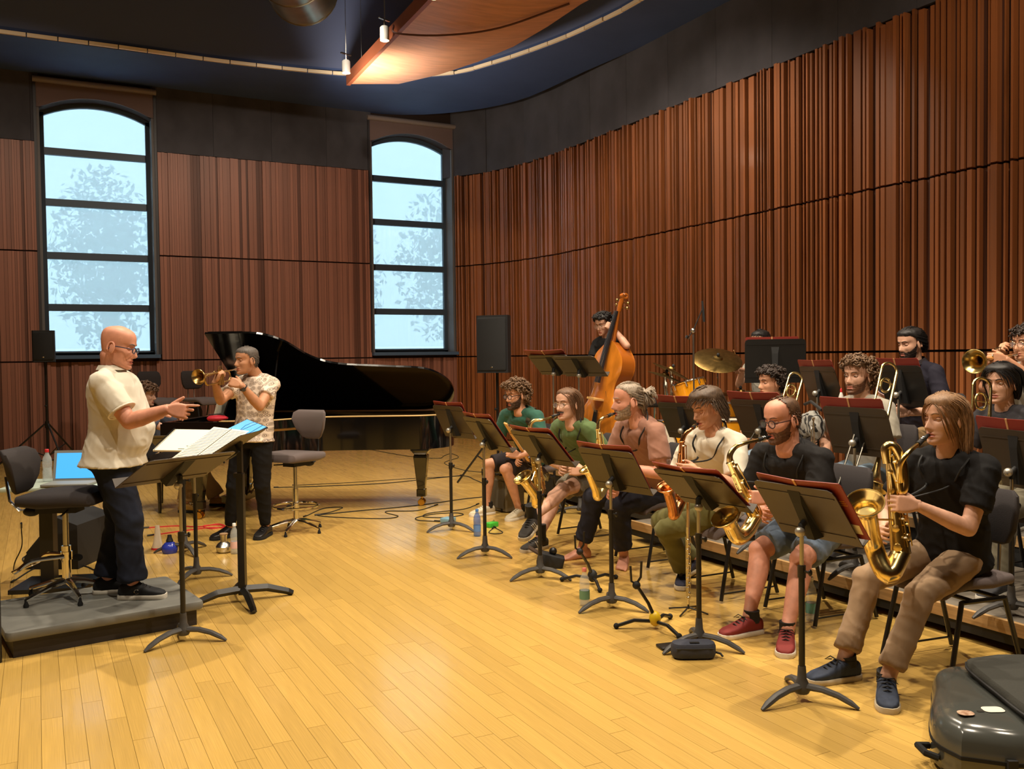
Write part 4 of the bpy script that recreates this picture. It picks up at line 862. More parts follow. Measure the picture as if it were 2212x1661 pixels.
    co, fs, no = remesh(mb, T.get('vox', .0095), 2); co = wrinkle(co, no, T.get('wr', .007), 9., S.get('seed', 1)*3.1); so = mesh_obj('shirt', co-base, fs, T['m'], P)
    if T.get('trim'):
        for k_ in 'LR': p1 = sh[k_]+(el[k_]-sh[k_])*T.get('sl', .62); mb2 = MB().torus(p1-base, T.get('sr', .062)*s*S.get('aw', 1)*1.04, .005, el[k_]-sh[k_], 20, 5); mb2.build('sleeve_trim', T['trim'], so)
    if T.get('collar'):
        rg = [[p-base for p in ring(1.0, .070/bw, .070/bw, .070/bw, g)], [p-base for p in ring(1.07, .060/bw, .062/bw, .062/bw, g)], [p-base for p in ring(1.085, .064/bw, .066/bw, .066/bw, g)], [p-base for p in ring(1.03, .082/bw, .088/bw, .080/bw, g)]]; MB().loft(rg, caps=False).build('collar', T['collar'], so)
    B_ = S['pants']; mb = MB(); g = B_.get('g', .010); mb.loft([ring(t, a*1.02, f_+bl(t)*.5, b, g if t < -.05 else .003) for t, a, f_, b in [r for r in TR if r[0] < .05]]+[ring(.08, .160, .105+bl(.1)*.4, .112, .0)])
    for k_ in 'LR':
        h_, k2, an = hj[k_], kn[k_], np.array(S['leg'+k_]['a'], float); lw = S.get('lw', 1.)*s*B_.get('w', 1.)
        if B_['kind'] == 'shorts':
            e = h_+(k2-h_)*B_.get('l', .85); mb.tube([h_, h_*.5+e*.5, e], [.098*lw, .094*lw, .086*lw], 16)
        else:
            mb.tube([h_, h_*.5+k2*.5, k2], [.097*lw, .089*lw, .073*lw], 16); mb.ell(k2+fwd*.008, .072*lw, n=14, m=10); c_ = k2+(an-k2)*B_.get('l', .93); mb.tube([k2, k2*.6+c_*.4-fwd*.008, c_], [.072*lw, .066*lw, B_.get('cuff', .058)*lw], 16)
    co, fs, no = remesh(mb, .0105, 2); co = wrinkle(co, no, B_.get('wr', .007), 8., S.get('seed', 1)*7.7); mesh_obj('trousers' if B_['kind'] != 'shorts' else 'shorts', co-base, fs, B_['m'], P)
    if not S.get('bare'):
        for k_ in 'LR': shs = dict(S['shoes']); G = S['leg'+k_]; loc = np.array(G['a'], float)-base; shoe(P, loc, G.get('yaw', yaw), shs, s, G.get('pit', 0.))
    return P, dict(el=el, kn=kn, sh=sh, toH=toH, neck=neck, base=base, ring=ring, up=upv)
def cloth(name, rgb, **k): return mat('cloth_'+name, rgb, k.pop('rough', .85), bump=k.pop('bump', .06), bscale=k.pop('bscale', 350), sheen=(.12 if sum(rgb) > 150 else 0), spec=.25, **k)
def hairm(name, rgb): return mat('hair_'+name, rgb, .58, var=.35, vscale=40, stretch=(3, 3, 1))
# ---------------------------------------------------------------- who is there
PI = math.pi
def neckof(h_, yaw, lean=.045, up_=.165, s=1.): h_ = np.array(h_); return h_-V(math.cos(yaw), math.sin(yaw), 0)*lean*s-V(0, 0, up_*s)
def ank(px, py, z=0.): p = F(px, py, z); return p+V(0, 0, .085)
FAIR, WARM, TAN, PINK = ('fair', (205, 158, 132)), ('warm', (204, 148, 116)), ('tan', (192, 138, 104)), ('pink', (208, 146, 120))
W_L = dict(d=(-.85, .45, .1), n=(-.45, -.85, .15), curl=.62); W_R = dict(d=(-.85, -.35, .1), n=(-.35, .85, .2), curl=.6)
def arm(p, base, **k): q = dict(base); q['w'] = p; q.update(k); return q
HM = {'dkbrown': hairm('dark_brown', (46, 32, 24)), 'brown': hairm('brown', (92, 64, 42)), 'ltbrown': hairm('light_brown', (132, 98, 66)), 'black': hairm('near_black', (24, 19, 18)), 'grey': hairm('grey', (150, 134, 116)), 'greyd': hairm('dark_grey', (96, 88, 82)), 'sand': hairm('curly_brown', (104, 76, 50))}
BLK = M_BLACK; WHS = mat('white_rubber', (226, 220, 206), .6)
C_BLACK = cloth('black', (19, 18, 19)); C_CHAR = cloth('charcoal', (30, 28, 28))
PP = {}
# -- conductor
h_ = D(256, 748, 5.6); yw = deg(-20); M_CREAM = cloth('cream_pique', (208, 201, 184), bump=.15, bscale=500)
PP['cond'] = person('bald man in a cream polo shirt conducting from the podium', dict(s=1.0, hs=1.10, seed=3, stand=True, hip=D(244, 985, 5.62), neck=D(243, 804, 5.62), head=h_, hyaw=deg(-22), hpit=.22, yaw=yw, skin=PINK, bw=1.22, belly=.10, aw=1.22, lw=1.12, nk=1.22, jaw=1.12, floor=.15, bend=-.01, eye=.3, brow=HM['greyd'],
    armR=dict(w=D(362, 884, 5.35), d=RT*.95+V(0, 0, -.12), n=-FW+V(0, 0, .1), curls=(.15, .55, .75, .85), thumb=.1, spread=.1, hs=1.12, pole=V(0, 0, -1)-RT*.2), armL=dict(w=D(350, 893, 5.85), d=RT*.9+V(0, 0, .1), n=V(0, 0, 1), curl=.4, pole=V(0, 0, -1)),
    legR=dict(a=F(288, 1293, .15)+V(0, 0, .085), yaw=deg(-24), pole=RT), legL=dict(a=F(234, 1281, .15)+V(0, 0, .085), yaw=deg(-14), pole=RT), hair=None, hairmat=HM['greyd'], glasses='slim', gmat=mat('blue_frame', (36, 48, 74), .4),
    shirt=dict(m=M_CREAM, hem=-.10, sl=.72, sr=.066, flare=.02, collar=cloth('cream_collar', (204, 197, 180)), trim=cloth('white_trim', (236, 230, 214)), wr=.008), pants=dict(kind='long', m=cloth('dark_denim', (26, 32, 48), var=.3, vscale=12), w=1.02, cuff=.075, wr=.012), shoes=dict(up=mat('black_mesh', (26, 28, 32), .8), sole=WHS, lace=BLK, bow=False)))
# -- trumpet soloist
def pebble_shirt():
    m = mat('cloth_peacock_print', (226, 210, 190), .85, bump=.05, bscale=300); nt = m.node_tree; N = nt.nodes; L = nt.links; b = N['Principled BSDF']
    tc = N.new('ShaderNodeTexCoord'); v = N.new('ShaderNodeTexVoronoi'); v.voronoi_dimensions = '2D'; v.inputs['Scale'].default_value = 25; v.inputs['Randomness'].default_value = .75; mp = N.new('ShaderNodeMapping'); mp.vector_type = 'TEXTURE'; mp.inputs['Rotation'].default_value = (1.5708, 0, -.78); L.new(tc.outputs['Object'], mp.inputs[0]); L.new(mp.outputs[0], v.inputs['Vector'])
    mr = N.new('ShaderNodeValToRGB'); cr = mr.color_ramp; cr.interpolation = 'CONSTANT'; cr.elements[0].color = srgb(150, 134, 118); cr.elements[1].position = .16; cr.elements[1].color = srgb(226, 210, 190)
    for p_, c_ in ((.24, (146, 128, 116)), (.38, (228, 212, 194)), (.46, (196, 178, 160)), (.52, (230, 214, 196))): e = cr.elements.new(p_); e.color = srgb(*c_)
    L.new(v.outputs['Distance'], mr.inputs[0]); L.new(mr.outputs[0], b.inputs['Base Color']); return m
h_ = D(532, 778, 7.95); yw = deg(228)
PP['solo'] = person('grey haired man in a patterned shirt standing to play a trumpet', dict(s=1.02, seed=5, stand=True, hip=D(545, 946, 8.05), neck=D(554, 815, 8.05), head=h_, hyaw=deg(196), hpit=.02, yaw=yw, syaw=deg(222), skin=TAN, bw=1.0, aw=1.05, eye=.05,
    armL=dict(w=D(521, 832, 7.62), d=unit(-RT+UP*.35), n=-FW+UP*.3, curl=.75, pole=V(0, 0, -1)+RT*.25), armR=dict(w=D(464, 826, 7.66), d=unit(-FW*.1+RT*.45+UP*.9), n=-RT*.8-FW*.5, curl=.75, pole=V(0, 0, -1)-RT*.35),
    legL=dict(a=ank(574, 1158), yaw=deg(235), pole=-FW), legR=dict(a=ank(497, 1160), yaw=deg(205), pole=-FW), hairmat=HM['greyd'], hair=dict(style='short', n=500, len=.010, w=.0028, thick=.006, lump=.001),
    shirt=dict(m=pebble_shirt(), hem=-.06, sl=.55, wr=.006, flare=.015), pants=dict(kind='long', m=C_BLACK, cuff=.05, wr=.009, w=.95), shoes=dict(up=mat('black_leather', (28, 26, 26), .35), sole=M_RUBB, lace=BLK, bow=False)))
# -- pianist
h_ = D(316, 852, 9.5); hp_ = pl(-.42, 0, .57)
PP['pian'] = person('young curly haired pianist half hidden behind the conductor', dict(s=.97, seed=8, hip=hp_, neck=neckof(h_, PRZ, .06, .17), head=h_, hyaw=deg(-30), hpit=.12, yaw=PRZ, skin=FAIR, bw=.95, eye=.4, vox=.012, armL=dict(w=pl(.12, .25, .80), d=PR @ V(1, 0, 0), n=(0, 0, 1), curl=.4), armR=dict(w=pl(.12, -.25, .80), d=PR @ V(1, 0, 0), n=(0, 0, 1), curl=.4),
    legL=dict(a=pl(.15, .15, .085), yaw=PRZ), legR=dict(a=pl(.0, -.28, .085), yaw=PRZ), hairmat=HM['brown'], hair=dict(style='curly', n=240, len=.04, R=.012, w=.007, line='low'), shirt=dict(m=cloth('slate', (70, 74, 88)), sl=.7), pants=dict(kind='long', m=cloth('beige', (178, 150, 112)), w=1.1, cuff=.09), shoes=dict(up=mat('mustard_leather', (190, 146, 60), .5), sole=M_RUBB, lace=M_PAPER)))
# -- saxophone row, all facing the conductor (-X)
h_ = D(2040, 903, 4.38); PP['bari'] = person('long haired man in a black T-shirt playing baritone saxophone', dict(s=1.03, hs=1.02, seed=11, hip=(4.08, 3.02, .57), neck=neckof(h_, deg(180), .035, .175, 1.03), head=h_, hyaw=deg(172), hpit=.02, yaw=deg(178), syaw=deg(190), skin=FAIR, bw=.98, aw=.96, eye=.12, nose=1.1,
    armL=arm(D(1982, 1092, 4.22), W_L, pole=V(.5, -.4, -.9)), armR=arm(D(1912, 1150, 4.45), W_R), legL=dict(a=ank(1915, 1508), yaw=deg(222), pole=V(-1, -.25, .6)), legR=dict(a=ank(1822, 1468), yaw=deg(168), pole=V(-1, .35, .6)),
    hairmat=HM['ltbrown'], hair=dict(style='long', n=1500, len=.27, w=.0027, thick=.007, lump=.002, part=.012, swp=-.04, wave=.08, zmin=-.165), shirt=dict(m=C_BLACK, hem=-.10, sl=.66, sr=.070, wr=.012, flare=.02), pants=dict(kind='long', m=cloth('taupe', (150, 124, 96)), w=.90, cuff=.066, l=.86, wr=.008), shoes=dict(up=mat('blue_mesh', (44, 54, 74), .8, var=.2, vscale=40), sole=mat('cream_rubber', (196, 184, 160), .6), lace=M_BLKM, sock=M_BLKM, sockh=.10)))
h_ = D(1688, 906, 5.08); PP['bald'] = person('balding bearded man in glasses and black shirt playing tenor saxophone', dict(s=1.02, hs=1.04, seed=13, hip=(4.18, 4.0, .56), neck=neckof(h_, deg(180), .05, .17, 1.02), head=h_, hyaw=deg(178), hpit=.16, yaw=deg(182), syaw=deg(188), skin=PINK, bw=1.12, aw=1.1, lw=1.08, nk=1.15, eye=.25, belly=.04,
    armL=arm(D(1662, 1078, 4.92), W_L, pole=V(.3, -.5, -.9), curl=.7), armR=arm(D(1662, 1110, 5.1), W_R), legL=dict(a=ank(1700, 1398), yaw=deg(222), pole=V(-1, -.3, .6)), legR=dict(a=ank(1618, 1370), yaw=deg(176), pole=V(-1, .25, .6)),
    hairmat=HM['brown'], hair=dict(style='short', line='crown', n=500, len=.010, w=.0028, thick=.006, lump=.001, dl=-.012), beard='full', beardmat=hairm('beard_brown', (100, 66, 46)), beardt=.004, glasses='thick', gmat=mat('tortoise_frame', (44, 30, 34), .3),
    shirt=dict(m=C_CHAR, hem=-.06, sl=.9, sr=.064, wr=.010), pants=dict(kind='shorts', m=cloth('denim_shorts', (104, 120, 140), var=.2, vscale=10), l=.86, wr=.010), shoes=dict(up=mat('red_canvas', (128, 40, 36), .8), sole=WHS, lace=BLK, sock=M_BLKM, sockh=.135)))
h_ = D(1527, 880, 5.72); PP['white'] = person('young dark haired man in a white shirt playing alto saxophone', dict(s=1.0, hs=1.04, seed=17, hip=(4.02, 4.72, .56), neck=neckof(h_, deg(180), .055, .165), head=h_, hyaw=deg(176), hpit=.30, yaw=deg(182), syaw=deg(192), skin=WARM, bw=.98, eye=.1,
    armL=arm(D(1508, 1018, 5.5), W_L, pole=V(.4, -.5, -.8), curls=(.4, .5, .6, .6)), armR=arm(D(1488, 1066, 5.75), W_R), legL=dict(a=F(1478, 1262)+V(0, 0, .09), yaw=deg(225), pole=V(-1, -.1, .9), pit=.0), legR=dict(a=F(1503, 1248)+V(.05, .1, .10), yaw=deg(205), pole=V(-1, .35, .9)),
    hairmat=hairm('soft_brown', (84, 64, 46)), hair=dict(style='fringe', n=900, len=.06, w=.0034, thick=.018, lump=.003), shirt=dict(m=cloth('off_white', (218, 209, 190)), hem=-.08, sl=.78, sr=.074, wr=.010), pants=dict(kind='long', m=cloth('olive', (102, 98, 54)), cuff=.068, l=.9, wr=.011), shoes=dict(up=mat('navy_canvas', (40, 42, 62), .8), sole=mat('cream_rubber', (196, 184, 160), .6), lace=M_BLKM, bow=False)))
h_ = D(1356, 866, 6.45); PP['brown'] = person('barefoot man with a grey ponytail playing alto saxophone', dict(s=1.04, hs=1.06, seed=19, hip=(4.22, 5.68, .56), neck=neckof(h_, deg(172), .075, .16, 1.04), head=h_, hyaw=deg(163), hpit=.06, yaw=deg(180), syaw=deg(184), skin=PINK, bw=1.04, eye=.1, bare=True, nose=1.1,
    armL=arm(D(1350, 1010, 6.3), W_L, pole=V(.4, -.4, -.9)), armR=arm(D(1330, 1065, 6.55), W_R), legL=dict(a=F(1348, 1222)+V(0, 0, .08), yaw=deg(228), pole=V(-1, -.2, .6)), legR=dict(a=F(1258, 1205)+V(0, 0, .08), yaw=deg(176), pole=V(-1, .2, .6)),
    hairmat=HM['grey'], hair=dict(style='back', n=700, len=.08, w=.0034, thick=.005, tail=True, line='receding'), beard='full', beardmat=hairm('grey_beard', (150, 128, 106)), beardt=.004, shirt=dict(m=cloth('dusty_rose', (150, 108, 90)), hem=-.12, sl=.66, sr=.070, wr=.010, flare=.02), pants=dict(kind='long', m=cloth('ink', (40, 40, 50)), w=1.1, cuff=.062, l=.84, wr=.011), shoes=None))
h_ = D(1226, 872, 7.15); PP['green'] = person('long haired man with round glasses and moustache playing tenor saxophone', dict(s=1.03, hs=1.04, seed=23, hip=(4.30, 6.70, .56), neck=neckof(h_, deg(190), .05, .17), head=h_, hyaw=deg(197), hpit=.0, yaw=deg(186), syaw=deg(192), skin=FAIR, bw=1.02, eye=.5, nose=1.15,
    armL=arm(D(1262, 1018, 6.95), W_L, pole=V(.5, -.3, -.9)), armR=arm(D(1225, 1015, 7.3), W_R), legL=dict(a=D(1148, 1122, 7.15), yaw=deg(215), pole=V(-.6, .4, 1), pit=.30), legR=dict(a=ank(1165, 1186), yaw=deg(196), pole=V(-1, .1, .3)),
    hairmat=hairm('chestnut', (104, 74, 50)), hair=dict(style='long', n=1200, len=.24, w=.0027, thick=.006, lump=.002, line='receding', dl=-.012, swp=-.06, zmin=-.155), beard='moustache', beardmat=HM['dkbrown'], beardt=.006, glasses='wire', gmat=mat('wire_frame', (170, 150, 120), .3, .8),
    shirt=dict(m=cloth('moss', (84, 104, 62)), hem=-.08, sl=.62, wr=.009), pants=dict(kind='shorts', m=cloth('grey_camouflage', (92, 82, 68), rgb2=(120, 112, 94), vscale=14), l=.72, w=1.08, wr=.010), shoes=dict(up=mat('charcoal_suede', (58, 54, 50), .9), sole=mat('cream_rubber', (196, 184, 160), .6), lace=M_BLKM, stripe=WHS, bow=False, sock=M_BLKM, sockh=.20)))
h_ = D(1114, 853, 8.55); PP['guit'] = person('curly bearded guitarist in a teal shirt and dark shorts', dict(s=1.02, hs=1.04, seed=29, hip=(4.45, 8.05, .56), neck=neckof(h_, deg(190), .05, .165), head=h_, hyaw=deg(192), hpit=.10, yaw=deg(188), syaw=deg(205), skin=WARM, bw=1.05, eye=.3, vox=.011,
    armL=dict(w=D(1120, 985, 8.35), d=(-.8, .2, .3), n=(-.3, -.9, .2), curl=.7, pole=V(.4, -.5, -.8)), armR=dict(w=D(1125, 985, 8.8), d=(-.6, -.4, -.3), n=(-.4, .6, .5), curl=.5), legL=dict(a=ank(1122, 1120), yaw=deg(205), pole=V(-1, -.1, .6)), legR=dict(a=ank(1052, 1112), yaw=deg(186), pole=V(-1, .1, .6)),
    hairmat=HM['sand'], hair=dict(style='curly', n=300, len=.045, R=.012, w=.0065, thick=.018, line='normal'), beard='full', beardmat=hairm('beard_dark', (66, 44, 30)), beardt=.008, glasses='thick', shirt=dict(m=cloth('teal', (46, 88, 74)), sl=.7), pants=dict(kind='shorts', m=cloth('striped_dark', (44, 38, 40)), l=.9), shoes=dict(up=mat('white_leather', (206, 194, 166), .6), sole=WHS, lace=M_PAPER, bow=False, sock=M_BLKM, sockh=.13)))
# -- brass on the risers
def seated(key, label, hp_, hxy, hyaw, skn, **k):
    h2 = D(*hxy); s = k.pop('s', 1.); yw = k.pop('yaw', deg(182)); fl_ = k.pop('floor', RH1)
    A = dict(s=s, hip=hp_, neck=neckof(h2, yw, .05, .165, s), head=h2, hyaw=hyaw, yaw=yw, skin=skn, floor=fl_, vox=.011, hvox=.005, legL=dict(a=(hp_[0]-.50, hp_[1]-.12, fl_+.085), yaw=deg(188)), legR=dict(a=(hp_[0]-.50, hp_[1]+.12, fl_+.085), yaw=deg(176)),
             armL=arm(V(hp_[0]-.33, hp_[1]-.12, hp_[2]+.20), W_L), armR=arm(V(hp_[0]-.33, hp_[1]+.12, hp_[2]+.12), W_R)); A.update(k); PP[key] = person(label, A)
GREYP = cloth('washed_denim', (120, 140, 158), var=.15, vscale=8); SNK = dict(up=mat('grey_mesh', (70, 70, 74), .8), sole=WHS, lace=M_BLKM, bow=False)
seated('tb1', 'dark curly haired young trombonist in a pale grey T-shirt', (5.42, 5.66, .73), (1664, 826, 7.35), deg(170), WARM, seed=31, hs=1.0, eye=.45, hpit=.02, hairmat=HM['dkbrown'], hair=dict(style='curly', n=260, len=.030, R=.010, w=.0065, thick=.016), shirt=dict(m=cloth('pale_grey', (168, 166, 158)), sl=.62), pants=dict(kind='long', m=GREYP), shoes=SNK)
seated('tb2', 'bearded curly haired trombonist in a light grey T-shirt', (5.35, 4.62, .73), (1853, 812, 6.38), deg(186), FAIR, s=1.03, hs=1.04, seed=37, eye=.5, hairmat=HM['sand'], hair=dict(style='curly', n=280, len=.034, R=.011, w=.0065, thick=.020), beard='full', beardmat=hairm('beard_auburn', (104, 66, 42)), beardt=.003, shirt=dict(m=cloth('stone_grey', (164, 158, 144)), sl=.72, sr=.072), pants=dict(kind='long', m=GREYP), shoes=SNK)
seated('tb3', 'dark haired young trombonist in a charcoal T-shirt at the right edge', (5.42, 3.46, .73), (2162, 828, 5.58), deg(188), FAIR, hs=1.02, seed=41, eye=.4, hairmat=HM['black'], hair=dict(style='long', n=900, len=.13, w=.0033, thick=.018, lump=.002, part=.0, swp=-.02, zmin=-.10, line='normal'), shirt=dict(m=cloth('charcoal_tee', (50, 48, 52)), sl=.66), pants=dict(kind='long', m=cloth('grey_green', (108, 102, 84))), shoes=SNK)
seated('polo', 'bearded dark haired man in a navy polo shirt on the upper riser', (6.32, 4.94, .92), (1966, 742, 7.15), deg(172), FAIR, s=1.03, seed=43, floor=RH2, eye=.08, hpit=.14, hairmat=HM['black'], hair=dict(style='back', n=600, len=.12, w=.004, thick=.012, zmin=-.09), beard='full', beardmat=hairm('beard_black', (38, 26, 22)), beardt=.005, shirt=dict(m=cloth('navy_polo', (34, 32, 44)), sl=.66, collar=cloth('navy_collar', (44, 38, 42)), trim=cloth('pink_trim', (170, 140, 140))), pants=dict(kind='long', m=cloth('khaki', (158, 128, 88))), shoes=SNK)
mt = D(2199, 752, 6.28)
seated('trp', 'curly dark haired trumpeter with glasses cut by the right edge', (6.44, 4.02, .92), (2216, 742, 6.4), deg(176), WARM, seed=47, floor=RH2, eye=.4, hairmat=HM['dkbrown'], hair=dict(style='curly', n=240, len=.03, R=.01, w=.006, thick=.014), glasses='wire', gmat=mat('wire_frame', (170, 150, 120), .3, .8), armL=arm(D(2172, 776, 6.12), W_L, curl=.8), armR=arm(D(2162, 770, 6.32), W_R, d=(-.5, -.3, .6), curl=.7), shirt=dict(m=cloth('pale_shirt', (206, 206, 198)), sl=.7), pants=dict(kind='long', m=C_CHAR), shoes=SNK)
q_ = D(1642, 738, 9.55)
seated('drum', 'dark haired drummer mostly hidden behind a black music stand', (q_[0]+.1, q_[1], .95), (1642, 738, 9.55), deg(176), FAIR, seed=53, floor=RH2, eye=.3, hpit=.1, hairmat=HM['black'], hair=dict(style='short', n=400, len=.02, w=.004, thick=.012, fw=-.3), shirt=dict(m=cloth('ash_grey', (150, 146, 134)), sl=.7), pants=dict(kind='long', m=C_CHAR), shoes=SNK, armL=dict(w=D(1612, 800, 9.2), d=(-.8, .2, .2), n=(0, 0, 1), curl=.8), armR=dict(w=D(1604, 800, 9.45), d=(-.6, .5, .4), n=(0, 0, 1), curl=.8))
# -- double bass player
h_ = D(1303, 700, 10.15); b0 = V(h_[0]+.06, h_[1], RH2)
PP['bass'] = person('dark haired man in glasses and black T-shirt playing double bass', dict(s=.99, seed=59, stand=True, hip=b0+V(.02, 0, .93), neck=neckof(h_, deg(190), .06, .16), head=h_, hyaw=deg(197), hpit=.28, yaw=deg(190), skin=FAIR, floor=RH2, vox=.011, eye=.3, armL=dict(w=D(1327, 712, 9.9), d=unit(-RT*.7+UP*.5), n=-FW+RT*.3, curl=.75, pole=V(.3, -.5, -.8)), armR=dict(w=D(1283, 790, 9.95), d=(-.4, -.5, -.5), n=(-.6, .3, .6), curl=.5),
    legL=dict(a=b0+V(-.05, -.13, .085), yaw=deg(200)), legR=dict(a=b0+V(.0, .15, .085), yaw=deg(178)), hairmat=HM['black'], hair=dict(style='curly', n=240, len=.03, R=.011, w=.0065, thick=.016), glasses='wire', gmat=mat('wire_frame', (170, 150, 120), .3, .8), shirt=dict(m=C_BLACK, sl=.66), pants=dict(kind='long', m=C_BLACK), shoes=SNK))

P_, I_ = PP['solo']; w_ = D(521, 832, 7.62); e_ = I_['el']['L']; d_ = unit(e_-w_); c_ = w_+d_*.03-I_['base']
wt = MB().torus(c_, .031, .006, d_, 18, 6).build('watch_strap', M_BLKM, P_); n_ = unit(-FW-d_*np.dot(-FW, d_)); MB().box(c_+n_*.034, (.03, .03, .009), np.stack([d_, np.cross(n_, d_), n_], 1)).build('watch_face', mat('watch_glass', (14, 14, 18), .1), wt, smooth=False)
P_, I_ = PP['bald']; w_ = D(1662, 1078, 4.92); d_ = unit(I_['el']['L']-w_); MB().torus(w_+d_*.035-I_['base'], .033, .0035, d_, 18, 6).build('bracelet', M_BLKM, P_)
P_, I_ = PP['cond']; sb = F(288, 1293, .15)-I_['base']; Ry = RZ(deg(-24)); MB().tube([sb+Ry @ V(.035+.014*math.cos(a_), -.0445, .052+.013*math.sin(a_)) for a_ in np.linspace(.7, 5.6, 14)], .002, 5).build('shoe_emblem', M_SILV, P_)
# ================================================================ instruments
def obj_at(t, p): return np.array(p, float)-np.array(t.location)
def sax(label, pts, M, kind, straps=None):
    """pts (world): mouth, neck points..., top, bottom, bow, bell"""
    mo, nk, top, bot, bow, bell, bdir, r1, rb = (pts[k] for k in ('mouth', 'neck', 'top', 'bot', 'bow', 'bell', 'bdir', 'r', 'rb'))
    t = thing('saxophone', label, 'saxophone', bot); L = lambda p: np.array(p, float)-bot
    d = unit(nk[0]-mo); mlen = .085 if kind != 'bari' else .11
    MB().tube([L(mo-d*.012), L(mo+d*.02), L(mo+d*mlen)], [.006, .010, .013], 10).build('mouthpiece', M_BLKM, t)
    lg = MB()
    for k_ in (.45, .6): lg.torus(L(mo+d*mlen*k_), .0125, .0025, d, 12, 5)
    lg.build('ligature', M_SILV, t)
    np_ = spline([mo+d*mlen*.85]+list(nk)+[top], 5); k_ = len(np_); MB().tube([L(p) for p in np_], list(np.linspace(.0085, r1*.62, k_)), 12).build('neck', M, t)
    mb = MB().torus(L(top), r1*.68, .004, bot-top, 14, 5); mb.build('neck_joint', M, t)
    MB().tube([L(top), L(bot)], [r1*.62, r1*1.35], 14).build('body_tube', M, t)
    bp = spline([bot+(bot-top)*.0, bow, bell-bdir*np.linalg.norm(bell-bow)*.75, bell-bdir*rb*.8], 6); MB().tube([L(p) for p in bp], list(np.linspace(r1*1.35, rb*.52, len(bp))), 16).build('bow', M, t)
    MB().lathe([(rb*.52, -rb*.8), (rb*.58, -rb*.5), (rb*.70, -rb*.22), (rb*.92, -.012), (rb*1.0, 0), (rb*.985, .004), (rb*.90, -.008), (rb*.67, -rb*.22), (rb*.50, -rb*.6), (rb*.45, -rb*.9), (.001, -rb*.95)], L(bell), bdir, 26, closed=False).build('bell', M, t)
    MB().torus(L(bell), rb*.995, .0035, bdir, 26, 6).build('bell_rim', M, t)
    ax = unit(bot-top); ln = np.linalg.norm(bot-top); sd = unit(np.cross(ax, FW)); vw = unit(-FW-ax*np.dot(-FW, ax)); n_ = int(ln/.045)
    for i in range(n_):
        f_ = .06+.86*i/max(n_-1, 1); rr = r1*(.62+.73*f_); p = top+(bot-top)*f_; s_ = (-1 if i % 2 else 1); nn_ = unit(vw*.8+sd*s_*.55)
        MB().lathe([(rr*.42, 0), (rr*.46, .004), (rr*.40, .008), (rr*.12, .009)], L(p+nn_*(rr+.004)), nn_, 12).build('key_cup', M, t)
        if i % 2 == 0: MB().ell(L(p+unit(vw+sd*.1)*(rr+.016)), (.008, .008, .005), n=8, m=5).build('pearl_touch', M_PAPER, t)
    for s_, a_ in ((1, .05), (-1, .2), (.2, .3)):
        nn_ = unit(vw*.7+sd*s_); MB().tube([L(top+ax*ln*a_+nn_*(r1*.9+.006)), L(bot-ax*ln*.08+nn_*(r1*1.35+.008))], .0032, 6).build('key_rod', M, t)
        for f_ in (.35, .7): q_ = top+ax*ln*f_; MB().tube([L(q_+nn_*r1*.8), L(q_+nn_*(r1*(.62+.73*f_)+.010))], .0035, 5).build('rod_post', M, t)
    g = MB().tube([L(bot-ax*ln*.30+unit(bell-bot)*r1), L(bell-bdir*rb*1.3)], .005, 6); g.build('body_brace', M, t)
    return t
def mouth(k): return PP[k][1]['toH']((.097, 0, -.0735))
def strap(k, hook, wdt=.014):
    P_, I_ = PP[k]; nk = I_['neck']; up_ = I_['up']; b = I_['base']; R_ = [I_['ring'](t_, .085, .085, .080, .016)[j] for t_, j in ((1.03, 0), (1.06, 18), (1.03, 12))]
    f_ = I_['ring'](.80, .06, .118, .1, .032); c1, c2 = f_[4], f_[8]; e_ = I_['ring'](.955, .10, .10, .09, .036); e1, e2 = e_[3], e_[9]
    mb = MB(); mb.tube([p-b for p in spline([hook, c1, e1, R_[0], R_[1], R_[2], e2, c2, hook], 6)], [(wdt*.35, wdt*.5)]*49, 6); mb.build('neck_strap', M_BLKM, P_)
m0 = mouth('bari'); sax('large gold baritone saxophone held by the long haired player', dict(mouth=m0, neck=[D(1962, 978, 4.22), D(1944, 1005, 4.22), D(1942, 1040, 4.24)], top=D(1922, 985, 4.28), bot=D(1946, 1196, 4.26), bow=D(1918, 1242, 4.20), bell=D(1868, 1086, 4.10), bdir=unit(-RT*.35+UP*.75-FW*.55), r=.034, rb=.085), M_BRASS, 'bari')
t_ = bpy.data.objects['saxophone']; b_ = V(*t_.location)
lp = spline([D(1942, 1040, 4.24), D(1946, 1062, 4.24), D(1955, 1050, 4.24), D(1950, 1000, 4.25), D(1932, 965, 4.27), D(1914, 968, 4.28), D(1918, 1000, 4.28)], 6); MB().tube([p-b_ for p in lp], list(np.linspace(.016, .025, len(lp))), 12).build('pigtail_loop', M_BRASS, t_)
strap('bari', D(1950, 1080, 4.28))
m0 = mouth('bald'); sax('gold tenor saxophone played by the bald bearded man', dict(mouth=m0, neck=[D(1606, 958, 4.95), D(1588, 966, 4.94), D(1577, 982, 4.93)], top=D(1577, 998, 4.93), bot=D(1632, 1118, 4.98), bow=D(1612, 1150, 4.93), bell=D(1566, 1116, 4.82), bdir=unit(-RT*.5+UP*.75-FW*.35), r=.030, rb=.078), M_BRASS, 'tenor'); strap('bald', D(1600, 1040, 4.98))
m0 = mouth('white'); sax('rose gold alto saxophone played by the white shirted man', dict(mouth=m0, neck=[D(1492, 928, 5.60), D(1480, 938, 5.60)], top=D(1473, 954, 5.60), bot=D(1470, 1082, 5.62), bow=D(1456, 1112, 5.56), bell=D(1440, 1050, 5.46), bdir=unit(-RT*.3+UP*.85-FW*.4), r=.026, rb=.062), M_ROSE, 'alto'); strap('white', D(1478, 1000, 5.62))
